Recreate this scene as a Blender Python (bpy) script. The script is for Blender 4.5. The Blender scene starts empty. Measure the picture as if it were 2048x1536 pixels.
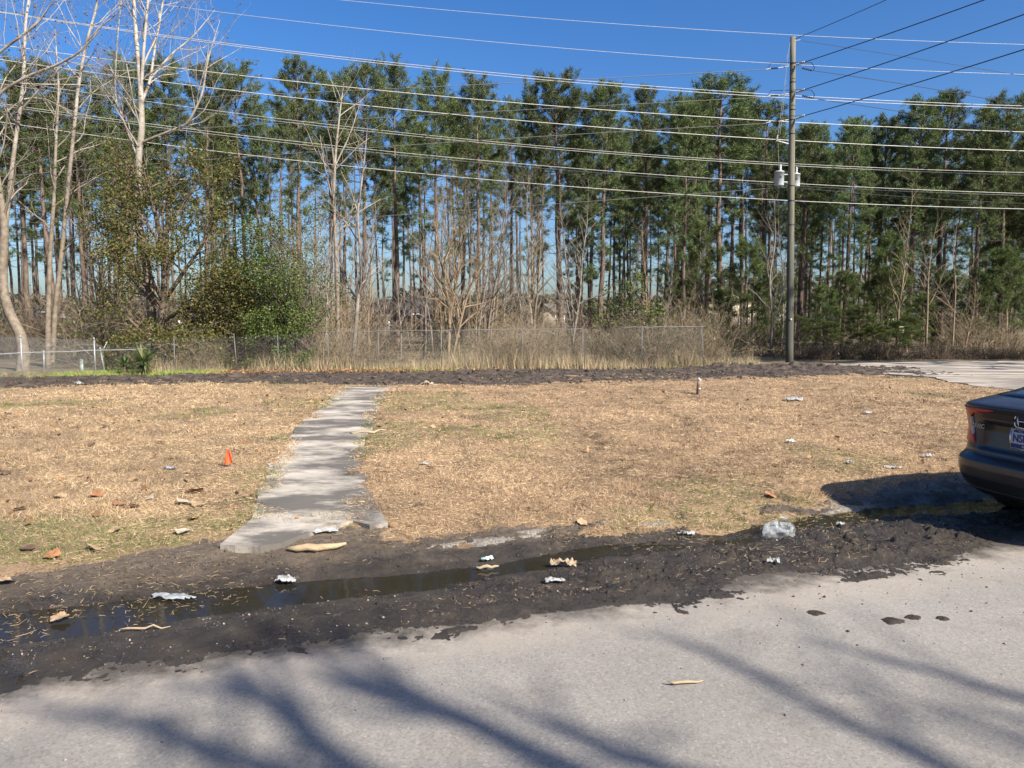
import bpy, math
import numpy as np
from mathutils import Vector, Matrix

# ------------------------------------------------------------------ camera, sky, sun, exposure
scene = bpy.context.scene
COL = scene.collection
CAM_H, FPX, HORIZON = 1.7, 1540.0, 637.0
PITCH = math.atan((768 - HORIZON) / FPX)
cam_data = bpy.data.cameras.new('camera')
cam = bpy.data.objects.new('camera', cam_data)
COL.objects.link(cam)
cam.location = (0, 0, CAM_H)
cam.rotation_euler = (math.pi / 2 - PITCH, 0, 0)
cam_data.sensor_fit = 'HORIZONTAL'
cam_data.sensor_width = 36
cam_data.lens = FPX / 2048 * 36
cam_data.clip_start, cam_data.clip_end = 0.05, 3000
scene.camera = cam

SUN_A, SUN_EL = math.radians(45), math.radians(37)      # sun behind the camera, to its right
SUN_DIR = np.array([math.sin(SUN_A) * math.cos(SUN_EL), -math.cos(SUN_A) * math.cos(SUN_EL), math.sin(SUN_EL)])
world = bpy.data.worlds.new('World')
scene.world = world
world.use_nodes = True
wt = world.node_tree
bg = wt.nodes['Background']
sky = wt.nodes.new('ShaderNodeTexSky')
sky.sky_type = 'NISHITA'
sky.sun_disc = False
sky.sun_elevation = SUN_EL
sky.sun_rotation = math.atan2(SUN_DIR[0], SUN_DIR[1])
sky.altitude = 0
sky.air_density = 1.0
sky.dust_density = 1.8
sky.ozone_density = 5.0
hsv = wt.nodes.new('ShaderNodeHueSaturation')
hsv.inputs['Saturation'].default_value = 1.26
hsv.inputs['Hue'].default_value = 0.508
wt.links.new(sky.outputs[0], hsv.inputs['Color'])
wt.links.new(hsv.outputs[0], bg.inputs[0])
bg.inputs[1].default_value = 0.074
sd = bpy.data.lights.new('sun', 'SUN')
sd.energy = 4.6
sd.angle = math.radians(0.53)
sd.color = (1.0, 0.935, 0.84)
sun = bpy.data.objects.new('sun', sd)
COL.objects.link(sun)
sun.location = (20, -20, 30)
sun.rotation_euler = Vector(SUN_DIR).to_track_quat('Z', 'Y').to_euler()
vs = scene.view_settings
vs.view_transform = 'Standard'
vs.look = 'None'
vs.exposure = 1.18
vs.gamma = 1.0
vs.use_curve_mapping = False
scene.cycles.max_bounces = 6
scene.cycles.transparent_max_bounces = 12

# ------------------------------------------------------------------ layout helpers
_F = np.array([0, math.cos(PITCH), -math.sin(PITCH)])
_U = np.array([0, math.sin(PITCH), math.cos(PITCH)])
_R = np.array([1.0, 0, 0])
def ray(px, py):
    return (px - 1024) / FPX * _R + (768 - py) / FPX * _U + _F
def G(px, py, z=0.0):                     # the place on the ground at height z
    d = ray(px, py); t = (z - CAM_H) / d[2]
    return np.array([0, 0, CAM_H]) + t * d
def P(px, py, Y):                         # the place at a given distance Y north of the viewer
    d = ray(px, py); return np.array([0, 0, CAM_H]) + d * (Y / d[1])

def _hash(ix, iy, seed):
    h = (ix.astype(np.int64) * 374761393 + iy.astype(np.int64) * 668265263 + seed * 974711) & 0x7fffffff
    h = (h ^ (h >> 13)) * 1274126177 & 0x7fffffff
    return ((h ^ (h >> 16)) & 0xffff) / 65535.0
def vnoise(x, y, scale, seed=0):
    x = np.asarray(x, float) * scale; y = np.asarray(y, float) * scale
    ix, iy = np.floor(x), np.floor(y)
    fx, fy = x - ix, y - iy
    fx, fy = fx * fx * (3 - 2 * fx), fy * fy * (3 - 2 * fy)
    a, b = _hash(ix, iy, seed), _hash(ix + 1, iy, seed)
    c, d = _hash(ix, iy + 1, seed), _hash(ix + 1, iy + 1, seed)
    return (a + (b - a) * fx) * (1 - fy) + (c + (d - c) * fx) * fy - 0.5
def fbm(x, y, scale, seed=0, octs=4, gain=0.5):
    r = 0; a = 1.0
    for k in range(octs):
        r = r + a * vnoise(x, y, scale * 2 ** k, seed + 17 * k); a *= gain
    return r
def sstep(a, b, x):
    t = np.clip((np.asarray(x, float) - a) / (b - a), 0, 1); return t * t * (3 - 2 * t)

# ------------------------------------------------------------------ materials
def mat(name):
    m = bpy.data.materials.new(name); m.use_nodes = True
    return m, m.node_tree, m.node_tree.nodes['Principled BSDF']
def nd(nt, t, **kw):
    n = nt.nodes.new(t)
    for k, v in kw.items(): setattr(n, k, v)
    return n
def noise_node(nt, vec, scale, detail=4, rough=0.55):
    n = nd(nt, 'ShaderNodeTexNoise'); n.inputs['Scale'].default_value = scale
    n.inputs['Detail'].default_value = detail; n.inputs['Roughness'].default_value = rough
    nt.links.new(vec, n.inputs['Vector']); return n.outputs[0]
def ramp(nt, fac, stops):
    r = nd(nt, 'ShaderNodeValToRGB'); cr = r.color_ramp
    while len(cr.elements) > 1: cr.elements.remove(cr.elements[-1])
    cr.elements[0].position = stops[0][0]; cr.elements[0].color = (*stops[0][1], 1)
    for p, c in stops[1:]:
        e = cr.elements.new(p); e.color = (*c, 1)
    nt.links.new(fac, r.inputs[0]); return r.outputs[0]
def mixc(nt, fac, a, b, mode='MIX'):
    n = nd(nt, 'ShaderNodeMix', data_type='RGBA', blend_type=mode)
    if isinstance(fac, (int, float)): n.inputs[0].default_value = fac
    else: nt.links.new(fac, n.inputs[0])
    for s, v in ((6, a), (7, b)):
        if isinstance(v, tuple): n.inputs[s].default_value = (*v, 1)
        else: nt.links.new(v, n.inputs[s])
    return n.outputs[2]
def coords(nt, kind='world'):
    if kind == 'world': return nd(nt, 'ShaderNodeNewGeometry').outputs['Position']
    return nd(nt, 'ShaderNodeTexCoord').outputs['Object']
def bump(nt, b, h, strength, dist):
    n = nd(nt, 'ShaderNodeBump'); n.inputs['Strength'].default_value = strength; n.inputs['Distance'].default_value = dist
    nt.links.new(h, n.inputs['Height']); nt.links.new(n.outputs[0], b.inputs['Normal'])
def stretch(nt, vec, s):
    m = nd(nt, 'ShaderNodeMapping'); m.inputs['Scale'].default_value = s
    nt.links.new(vec, m.inputs[0]); return m.outputs[0]

def simple_mat(name, c1, c2, scale=6.0, rough=0.8, bumps=None, kind='object', spec=0.3, stops=(0.35, 0.65), sc=(1, 1, 1)):
    m, nt, b = mat(name)
    v = stretch(nt, coords(nt, kind), sc)
    n = noise_node(nt, v, scale)
    nt.links.new(ramp(nt, n, [(stops[0], c1), (stops[1], c2)]), b.inputs['Base Color'])
    b.inputs['Roughness'].default_value = rough
    b.inputs['Specular IOR Level'].default_value = spec
    if bumps: bump(nt, b, noise_node(nt, v, bumps[0], 5, 0.65), bumps[1], bumps[2])
    return m
def metal_mat(name, c, rough=0.4, metallic=0.8):
    m, nt, b = mat(name)
    v = coords(nt, 'object')
    n = noise_node(nt, v, 9)
    nt.links.new(ramp(nt, n, [(0.3, tuple(x * 0.75 for x in c)), (0.7, c)]), b.inputs['Base Color'])
    b.inputs['Roughness'].default_value = rough; b.inputs['Metallic'].default_value = metallic
    return m
def leaf_mat(name, cols, trans=0.3, rough=0.6, tint=0.25):
    """foliage: every leaf takes its own colour from the list"""
    m, nt, b = mat(name)
    g = nd(nt, 'ShaderNodeNewGeometry')
    k = len(cols)
    c = ramp(nt, g.outputs['Random Per Island'], [((i + 0.5) / k, col) for i, col in enumerate(cols)])
    oi = nd(nt, 'ShaderNodeObjectInfo')
    hs = nd(nt, 'ShaderNodeHueSaturation')
    mr = nd(nt, 'ShaderNodeMapRange'); mr.inputs['To Min'].default_value = 1 - tint; mr.inputs['To Max'].default_value = 1 + tint
    nt.links.new(oi.outputs['Random'], mr.inputs[0]); nt.links.new(mr.outputs[0], hs.inputs['Value'])
    mr2 = nd(nt, 'ShaderNodeMapRange'); mr2.inputs['To Min'].default_value = 0.485; mr2.inputs['To Max'].default_value = 0.515
    nt.links.new(oi.outputs['Random'], mr2.inputs[0]); nt.links.new(mr2.outputs[0], hs.inputs['Hue'])
    nt.links.new(c, hs.inputs['Color'])
    nt.links.new(hs.outputs[0], b.inputs['Base Color'])
    b.inputs['Roughness'].default_value = rough
    b.inputs['Specular IOR Level'].default_value = 0.3
    if trans > 0:
        tr = nd(nt, 'ShaderNodeBsdfTranslucent'); nt.links.new(hs.outputs[0], tr.inputs[0])
        mx = nd(nt, 'ShaderNodeMixShader'); mx.inputs[0].default_value = trans
        nt.links.new(b.outputs[0], mx.inputs[1]); nt.links.new(tr.outputs[0], mx.inputs[2])
        nt.links.new(mx.outputs[0], nt.nodes['Material Output'].inputs['Surface'])
    return m
def tint_mat(name, rough=0.75, trans=0.15):
    """straw and grass: each blade carries its own colour"""
    m, nt, b = mat(name)
    a = nd(nt, 'ShaderNodeAttribute', attribute_name='tint')
    nt.links.new(a.outputs['Color'], b.inputs['Base Color'])
    b.inputs['Roughness'].default_value = rough; b.inputs['Specular IOR Level'].default_value = 0.25
    if trans:
        tr = nd(nt, 'ShaderNodeBsdfTranslucent'); nt.links.new(a.outputs['Color'], tr.inputs[0])
        mx = nd(nt, 'ShaderNodeMixShader'); mx.inputs[0].default_value = trans
        nt.links.new(b.outputs[0], mx.inputs[1]); nt.links.new(tr.outputs[0], mx.inputs[2])
        nt.links.new(mx.outputs[0], nt.nodes['Material Output'].inputs['Surface'])
    return m

# ------------------------------------------------------------------ mesh helpers
def mk_mesh(name, V, F, material=None, smooth=False, tint=None):
    V = np.ascontiguousarray(V, np.float32).reshape(-1, 3); F = np.ascontiguousarray(F, np.int32).reshape(-1, 3)
    me = bpy.data.meshes.new(name)
    me.vertices.add(len(V)); me.vertices.foreach_set('co', V.ravel())
    me.loops.add(F.size); me.loops.foreach_set('vertex_index', F.ravel())
    me.polygons.add(len(F)); me.polygons.foreach_set('loop_start', np.arange(len(F), dtype=np.int32) * 3)
    if smooth: me.polygons.foreach_set('use_smooth', np.ones(len(F), bool))
    if tint is not None:
        at = me.color_attributes.new('tint', 'FLOAT_COLOR', 'POINT')
        c = np.ones((len(V), 4), np.float32); c[:, :3] = tint
        at.data.foreach_set('color', c.ravel())
    me.update(calc_edges=True)
    if material: me.materials.append(material)
    return me
def link(name, data, parent=None, loc=None, rotz=None):
    o = bpy.data.objects.new(name, data); COL.objects.link(o)
    if parent is not None: o.parent = parent
    if loc is not None: o.location = loc
    if rotz is not None: o.rotation_euler = (0, 0, rotz)
    return o
def tag(o, label=None, cat=None, group=None, kind=None):
    if label: o['label'] = label
    if cat: o['category'] = cat
    if group: o['group'] = group
    if kind: o['kind'] = kind
    return o
def empty(name, loc=(0, 0, 0), rotz=0.0, label=None, cat=None, group=None):
    o = link(name, None, None, tuple(loc), rotz); o.empty_display_size = 0.1
    return tag(o, label, cat, group)
def copy_tree(o, parent=None):
    c = o.copy(); COL.objects.link(c); c.parent = parent
    for ch in o.children: copy_tree(ch, c)
    return c

class Geo:
    def __init__(s): s.V = []; s.F = []; s.n = 0
    def add(s, V, F):
        V = np.asarray(V, float).reshape(-1, 3); F = np.asarray(F, int).reshape(-1, 3)
        s.V.append(V); s.F.append(F + s.n); s.n += len(V); return s
    def arrays(s):
        if not s.V: return np.zeros((0, 3)), np.zeros((0, 3), int)
        return np.concatenate(s.V), np.concatenate(s.F)
    def mesh(s, name, m, smooth=False):
        V, F = s.arrays(); return mk_mesh(name, V, F, m, smooth)
    def obj(s, name, m, parent=None, smooth=False, loc=None):
        return link(name, s.mesh(name, m, smooth), parent, loc)
    def tube(s, pts, rad, sides=6, cap=False):
        pts = np.asarray(pts, float); k = len(pts)
        rad = np.broadcast_to(np.asarray(rad, float), (k,))
        t = np.gradient(pts, axis=0); t /= np.linalg.norm(t, axis=1)[:, None] + 1e-12
        ref = np.array([0, 0, 1.0]) if abs(t[:, 2]).mean() < 0.8 else np.array([1.0, 0, 0])
        n1 = np.cross(t, ref); n1 /= np.linalg.norm(n1, axis=1)[:, None] + 1e-12
        n2 = np.cross(t, n1)
        a = np.arange(sides) * 2 * math.pi / sides
        V = pts[:, None] + rad[:, None, None] * (np.cos(a)[None, :, None] * n1[:, None] + np.sin(a)[None, :, None] * n2[:, None])
        i = np.arange(k - 1)[:, None] * sides; j = np.arange(sides)[None]; j2 = (j + 1) % sides
        q = np.stack([i + j, i + j2, i + sides + j2, i + sides + j], -1).reshape(-1, 4)
        F = np.concatenate([q[:, [0, 2, 1]], q[:, [0, 3, 2]]])
        V = V.reshape(-1, 3)
        if cap:
            V = np.concatenate([V, pts[:1], pts[-1:]]); c0, c1 = k * sides, k * sides + 1
            jj = np.arange(sides); j3 = (jj + 1) % sides
            F = np.concatenate([F, np.stack([np.full(sides, c0), jj, j3], 1), np.stack([np.full(sides, c1), (k - 1) * sides + j3, (k - 1) * sides + jj], 1)])
        return s.add(V, F)
    def box(s, c, size, rot=None):
        x = np.array([[i, j, k] for i in (-.5, .5) for j in (-.5, .5) for k in (-.5, .5)]) * np.asarray(size)
        if rot is not None: x = x @ np.asarray(rot).T
        F = [[0, 1, 3], [0, 3, 2], [4, 6, 7], [4, 7, 5], [0, 4, 5], [0, 5, 1], [2, 3, 7], [2, 7, 6], [0, 2, 6], [0, 6, 4], [1, 5, 7], [1, 7, 3]]
        return s.add(x + np.asarray(c), F)
    def lathe(s, prof, sides=16, c=(0, 0, 0)):       # prof: (radius, z) from bottom to top
        prof = np.asarray(prof, float)
        pts = np.stack([np.zeros(len(prof)), np.zeros(len(prof)), prof[:, 1]], 1)
        a = np.arange(sides) * 2 * math.pi / sides
        V = np.stack([prof[:, :1] * np.cos(a), prof[:, :1] * np.sin(a), np.repeat(prof[:, 1:], sides, 1)], -1).reshape(-1, 3)
        k = len(prof); i = np.arange(k - 1)[:, None] * sides; j = np.arange(sides)[None]; j2 = (j + 1) % sides
        q = np.stack([i + j, i + j2, i + sides + j2, i + sides + j], -1).reshape(-1, 4)
        F = np.concatenate([q[:, [0, 1, 2]], q[:, [0, 2, 3]]])
        return s.add(V + np.asarray(c), F)
def rotz(a):
    c, s_ = math.cos(a), math.sin(a); return np.array([[c, -s_, 0], [s_, c, 0], [0, 0, 1]])

def grid_tris(nx, ny):
    i = np.arange(nx - 1)[:, None] * ny; j = np.arange(ny - 1)[None]
    q = np.stack([i + j, i + ny + j, i + ny + j + 1, i + j + 1], -1).reshape(-1, 4)
    return np.concatenate([q[:, [0, 1, 2]], q[:, [0, 2, 3]]])
def blades(base, dirv, length, width, rng, nrm=None):
    """n thin triangles from base along dirv"""
    n = len(base)
    dirv = dirv / (np.linalg.norm(dirv, axis=1)[:, None] + 1e-9)
    side = np.cross(dirv, rng.normal(size=(n, 3))); side /= np.linalg.norm(side, axis=1)[:, None] + 1e-9
    w = side * (np.broadcast_to(width, (n,)) * 0.5)[:, None]
    V = np.stack([base - w, base + w, base + dirv * np.broadcast_to(length, (n,))[:, None]], 1).reshape(-1, 3)
    return V, np.arange(3 * n).reshape(-1, 3)
def leaves(centre, size, rng, flat=0.0):
    """n small pointed leaves (two triangles folded along the midrib)"""
    n = len(centre)
    d = rng.normal(size=(n, 3)); d[:, 2] *= 0.7; d /= np.linalg.norm(d, axis=1)[:, None]
    s_ = np.cross(d, rng.normal(size=(n, 3))); s_ /= np.linalg.norm(s_, axis=1)[:, None]
    L = (np.broadcast_to(size, (n,)) * rng.uniform(0.7, 1.3, n))[:, None]
    up = np.cross(d, s_) * 0.12 * L
    V = np.stack([centre - d * L * .5, centre + s_ * L * .32 + up, centre + d * L * .5, centre - s_ * L * .32 + up], 1).reshape(-1, 3)
    b = np.arange(n)[:, None] * 4
    F = np.concatenate([b + np.array([[0, 1, 2]]), b + np.array([[0, 2, 3]])])
    return V, F

# ================================================================== THE SETTING
TH = math.radians(20.0)
UX, UY = math.cos(TH), math.sin(TH)
def to_st(x, y): return x * UX + y * UY, -x * UY + y * UX
def from_st(s, t): return s * UX - t * UY, s * UY + t * UX
ROAD_T = 4.06

TRACK_F = np.array([G(px, py, .07)[:2] for px, py in [(-900, 800), (-300, 782), (0, 776), (400, 766), (700, 769), (1100, 768), (1400, 762), (1550, 756), (1700, 752), (1850, 753), (2100, 757)]])
TRACK_B = np.array([G(px, py, .05)[:2] for px, py in [(-900, 772), (-300, 763), (0, 758), (400, 751), (800, 743), (1200, 740), (1500, 734), (1650, 732), (1850, 737), (2100, 742)]])
def track_f(x): return np.interp(x, TRACK_F[:, 0], TRACK_F[:, 1])
def track_b(x): return np.interp(x, TRACK_B[:, 0], TRACK_B[:, 1])

PATH_L = np.array([G(px, py, .1)[:2] for px, py in [(438, 1091), (478, 1060), (506, 1030), (520, 985), (548, 930), (572, 890), (592, 858), (628, 828), (655, 805), (690, 772)]])
PATH_R = np.array([G(px, py, .1)[:2] for px, py in [(776, 1046), (752, 1030), (738, 1005), (728, 950), (722, 915), (730, 885), (742, 850), (750, 822), (760, 800), (782, 772)]])
DRIVE = np.array([(10.1, 26.2), (11.5, 27.4), (14, 28.3), (20, 29.2), (32, 30.2), (60, 31.5), (60, 16), (34, 13.5), (20, 13.0), (15, 13.4), (12.6, 14.6), (11.5, 16.3), (11.1, 18.0), (11.3, 20.0), (11.4, 21.5), (10.7, 22.6), (9.6, 23.4), (9.3, 25.0)])
def in_poly(x, y, poly):
    x = np.asarray(x); y = np.asarray(y); ins = np.zeros(x.shape, bool); n = len(poly)
    for i in range(n):
        x0, y0 = poly[i]; x1, y1 = poly[(i + 1) % n]
        c = ((y0 > y) != (y1 > y)) & (x < (x1 - x0) * (y - y0) / (y1 - y0 + 1e-12) + x0)
        ins ^= c
    return ins
def path_sd(x, y):            # > 0 inside the walkway, metres from its edge
    xl = np.interp(y, PATH_L[:, 1], PATH_L[:, 0]); xr = np.interp(y, PATH_R[:, 1], PATH_R[:, 0])
    d = np.minimum(x - xl, xr - x)
    lo = np.interp(x, [-2.3, -1.0], [5.86, 6.45])
    return np.where((y < lo) | (y > PATH_L[-1, 1]), -1.0, d)

LAWN_T = ([4.6, 5.2, 5.65, 6.0, 6.6, 8, 11], [-.15, -.05, .035, .075, .10, .085, .07])
def lawn_edge(s):             # where the turf meets the mud
    return np.interp(s, [-12, -3, -1.0, 0.0, 1.0, 2.2, 3.5, 4.6, 5.6, 7, 9, 14], [-.1, -.1, -.05, .12, .0, -.15, -.2, -.1, .1, .3, .4, .4])
def lawn_z(x, y):
    s, t = to_st(x, y)
    z = np.interp(t - lawn_edge(s) + .25 * fbm(x, y, 1.3, 5, 3), *LAWN_T)
    z = z + .035 * fbm(x, y, .35, 7, 3) + .03 * fbm(x, y, 3, 9, 4, .6)
    z = z - .035 * sstep(-.02, .2, path_sd(x, y))
    return z
def mud_z(x, y):
    s, t = to_st(x, y)
    edge = np.interp(s, [-9, -3, 0, 2, 2.9, 3.3, 3.9, 4.5, 4.9, 5.4, 7, 14], [0, 0, 0, .0, .02, .22, -.12, -.18, -.05, .3, .35, .3])
    near = sstep(4.9, 4.3, t)
    tt = t - edge * near + .26 * fbm(s, t, 1.2, 21, 6, .58) * near
    g = np.interp(s, [-9, -3, -1.5, 0, 1.2, 2.6, 4.5, 6, 14], [4.62, 4.66, 4.84, 4.86, 4.80, 5.02, 5.12, 5.1, 5.0]) + .10 * fbm(s, t, .8, 33, 2)
    dep = np.interp(s, [-12, -4, -2, -.6, .3, 1.0, 1.7, 2.4, 3.2, 4.6, 6.0, 14], [.11, .12, .115, .10, .09, .06, .042, .045, .034, .055, .05, .05])
    wid = np.interp(s, [-12, -3.2, -1.5, 0, 1.5, 3, 5, 14], [.33, .31, .26, .19, .18, .24, .3, .3])
    z = np.interp(tt, [3.4, 3.7, 3.92, 4.12, 4.3, 4.5, 5.2, 5.7, 6.4, 7.0], [-.06, -.016, -.003, .008, .016, .016, .026, .045, .0, -.1])
    z = z - dep * np.exp(-((t - g) / wid) ** 2)
    z = z + .052 * np.exp(-((x + 1.55) / .85) ** 2 - ((y - 5.72 - (x + 1.6) * .42) / .26) ** 2)      # soil heaped against the walkway foot
    amp = np.interp(s, [-9, -1, 1.5, 3, 6, 10], [.5, .6, .8, 1.0, 1.0, .9])
    wet = 1 - .7 * np.exp(-((t - g) / (wid * 1.1)) ** 2)
    lump = np.interp(s, [-9, 1.0, 3.0, 14], [.12, .3, 1.0, 1.0])
    clod = np.abs(fbm(x, y, 3.0, 41, 3)) * .03 + fbm(s * .55, t * 6, 1.0, 49, 4) * .030 + np.abs(fbm(x, y, 12, 43, 4, .75)) * .022 * (.35 + .65 * lump) + fbm(x, y, 34, 45, 2, .7) * .008 + np.maximum(fbm(x, y, 9, 47, 4, .7) - .25, 0) * .08 * lump
    return z + (clod - .012) * amp * wet * (.45 * sstep(3.65, 3.95, tt) + .55 * sstep(4.0, 4.35, tt))
WATER_Z = -0.010

# --- ground that reaches the horizon
gx = np.sinh(np.linspace(-6.2, 6.2, 240)) * 4.0
gy = 28 + np.sinh(np.linspace(-5.2, 6.6, 240)) * 3.0
X, Y = np.meshgrid(gx, gy, indexing='ij')
Z = .05 + .10 * fbm(X, Y, .12, 3, 3) * sstep(24, 34, Y) + .03 * fbm(X, Y, .9, 4, 2)
mid = (track_f(X) + track_b(X)) / 2
Z = np.where((Y < mid + .5), -.35, Z)
Z = np.where(in_poly(X, Y, DRIVE), -.3, Z)
m, nt, b = mat('woodland_soil')
v = coords(nt)
c = ramp(nt, noise_node(nt, v, 1.1, 6, .65), [(.3, (.055, .04, .025)), (.5, (.13, .095, .055)), (.7, (.24, .17, .09))])
c = mixc(nt, ramp(nt, noise_node(nt, v, .6, 3), [(.52, (0, 0, 0)), (.62, (.6, .6, .6))]), c, (.07, .09, .025))
nt.links.new(c, b.inputs['Base Color']); b.inputs['Roughness'].default_value = .95
bump(nt, b, noise_node(nt, v, 14, 5), .8, .06)
tag(link('ground', mk_mesh('ground', np.stack([X, Y, Z], -1), grid_tris(*X.shape), m, True)), 'brown woodland soil and verge running back to the horizon', 'ground', kind='structure')

# --- road
ss = np.linspace(-70, 70, 240); tt_ = np.array([-14, -9, -5, -2, 0, 1.5, 3, 3.8, 4.3])
S, T = np.meshgrid(ss, tt_, indexing='ij')
x, y = from_st(S, T)
z = np.zeros_like(x) - .02 * sstep(-2, -9, T)
m, nt, b = mat('weathered_asphalt')
v = coords(nt)
base = ramp(nt, noise_node(nt, v, .55, 5, .6), [(.3, (.212, .196, .172)), (.7, (.28, .257, .226))])
sp = nd(nt, 'ShaderNodeTexVoronoi'); sp.inputs['Scale'].default_value = 95; nt.links.new(v, sp.inputs['Vector'])
base = mixc(nt, .75, base, ramp(nt, sp.outputs['Color'], [(.12, (.68, .67, .66)), (.45, (.94, .94, .93)), (.8, (1.08, 1.07, 1.05)), (.97, (1.45, 1.42, 1.38))]), 'MULTIPLY')
grit = noise_node(nt, v, 240, 2)
base = mixc(nt, .5, base, ramp(nt, grit, [(.3, (.55, .55, .55)), (.7, (1.35, 1.35, 1.35))]), 'MULTIPLY')
stain = ramp(nt, noise_node(nt, v, 2.3, 6, .7), [(.52, (1, 1, 1)), (.66, (.80, .78, .76)), (.78, (.62, .60, .58))])
base = mixc(nt, .6, base, stain, 'MULTIPLY')
# sandy silt washed along the mud edge
sx = nd(nt, 'ShaderNodeSeparateXYZ'); nt.links.new(v, sx.inputs[0])
m1 = nd(nt, 'ShaderNodeMath', operation='MULTIPLY'); nt.links.new(sx.outputs[0], m1.inputs[0]); m1.inputs[1].default_value = -UY
m2 = nd(nt, 'ShaderNodeMath', operation='MULTIPLY_ADD'); nt.links.new(sx.outputs[1], m2.inputs[0]); m2.inputs[1].default_value = UX; nt.links.new(m1.outputs[0], m2.inputs[2])
m3 = nd(nt, 'ShaderNodeMath', operation='MULTIPLY_ADD'); nt.links.new(noise_node(nt, v, 1.6, 5, .65), m3.inputs[0]); m3.inputs[1].default_value = 1.5; nt.links.new(m2.outputs[0], m3.inputs[2])
mr = nd(nt, 'ShaderNodeMapRange'); nt.links.new(m3.outputs[0], mr.inputs[0]); mr.inputs['From Min'].default_value = 4.15; mr.inputs['From Max'].default_value = 5.0; mr.inputs['To Max'].default_value = .65
base = mixc(nt, mr.outputs[0], base, (.40, .335, .26))
film = nd(nt, 'ShaderNodeMath', operation='MULTIPLY_ADD'); nt.links.new(noise_node(nt, v, 4.5, 7, .75), film.inputs[0]); film.inputs[1].default_value = .9; nt.links.new(m2.outputs[0], film.inputs[2])
fr2 = nd(nt, 'ShaderNodeMapRange'); nt.links.new(film.outputs[0], fr2.inputs[0]); fr2.inputs['From Min'].default_value = 4.22; fr2.inputs['From Max'].default_value = 4.52; fr2.inputs['To Max'].default_value = .92
base = mixc(nt, fr2.outputs[0], base, (.045, .036, .027))
nt.links.new(base, b.inputs['Base Color']); b.inputs['Roughness'].default_value = .9
bump(nt, b, grit, .35, .006)
tag(link('road', mk_mesh('road', np.stack([x, y, z], -1), grid_tris(*x.shape), m, True)), 'weathered pale grey asphalt road with a grainy surface', 'road', kind='structure')

# --- mud along the road edge (clods stand up out of it, the gutter is cut into it)
def sheet(name, x, y, z, m): return link(name, mk_mesh(name, np.stack([x, y, z], -1), grid_tris(*x.shape), m, True))
ss = np.concatenate([np.linspace(-30, -6.2, 120), np.linspace(-6, 8, 1050), np.linspace(8.2, 30, 100)]); tt_ = np.concatenate([np.linspace(3.5, 5.9, 185), np.linspace(5.92, 7.0, 24)])
S, T = np.meshgrid(ss, tt_, indexing='ij'); x, y = from_st(S, T)
m, nt, b = mat('wet_black_mud')
v = coords(nt)
c = ramp(nt, noise_node(nt, v, 5, 6, .7), [(.3, (.020, .0145, .010)), (.55, (.045, .034, .023)), (.75, (.10, .077, .053))])
sp = nd(nt, 'ShaderNodeTexVoronoi'); sp.inputs['Scale'].default_value = 70; nt.links.new(v, sp.inputs['Vector'])
c = mixc(nt, ramp(nt, sp.outputs['Color'], [(.90, (0, 0, 0)), (.96, (.7, .7, .7))]), c, (.16, .135, .105))
sx = nd(nt, 'ShaderNodeSeparateXYZ'); nt.links.new(v, sx.inputs[0])
m1 = nd(nt, 'ShaderNodeMath', operation='MULTIPLY'); nt.links.new(sx.outputs[0], m1.inputs[0]); m1.inputs[1].default_value = -UY
m2 = nd(nt, 'ShaderNodeMath', operation='MULTIPLY_ADD'); nt.links.new(sx.outputs[1], m2.inputs[0]); m2.inputs[1].default_value = UX; nt.links.new(m1.outputs[0], m2.inputs[2])
m3 = nd(nt, 'ShaderNodeMath', operation='MULTIPLY_ADD'); nt.links.new(noise_node(nt, v, 2.6, 6, .7), m3.inputs[0]); m3.inputs[1].default_value = 1.3; nt.links.new(m2.outputs[0], m3.inputs[2])
dry = nd(nt, 'ShaderNodeMapRange'); nt.links.new(m3.outputs[0], dry.inputs[0]); dry.inputs['From Min'].default_value = 5.75; dry.inputs['From Max'].default_value = 6.35; dry.inputs['To Max'].default_value = .85
c = mixc(nt, dry.outputs[0], c, ramp(nt, noise_node(nt, v, 18, 5, .7), [(.3, (.10, .075, .05)), (.7, (.25, .19, .13))]))
nt.links.new(c, b.inputs['Base Color'])
nt.links.new(ramp(nt, noise_node(nt, v, 3.0, 4), [(.40, (.20,) * 3), (.58, (.85,) * 3)]), b.inputs['Roughness'])
bump(nt, b, noise_node(nt, v, 85, 7, .8), 1.0, .020)
MUD = m
tag(sheet('mud', x, y, mud_z(x, y), m), 'churned wet black mud along the edge of the road', 'mud', kind='structure')
# --- standing water in the gutter
ss = np.linspace(-30, 30, 200); tt_ = np.linspace(4.32, 5.5, 14)
S, T = np.meshgrid(ss, tt_, indexing='ij'); x, y = from_st(S, T)
m, nt, b = mat('muddy_water')
b.inputs['Base Color'].default_value = (.022, .018, .012, 1); b.inputs['Roughness'].default_value = .05; b.inputs['IOR'].default_value = 1.33; b.inputs['Specular IOR Level'].default_value = .32
v = coords(nt); bump(nt, b, noise_node(nt, v, 7, 2), .05, .01)
tag(sheet('water', x, y, np.full_like(x, WATER_Z), m), 'shallow dark puddle water standing in the road gutter', 'puddle', kind='structure')

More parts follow.
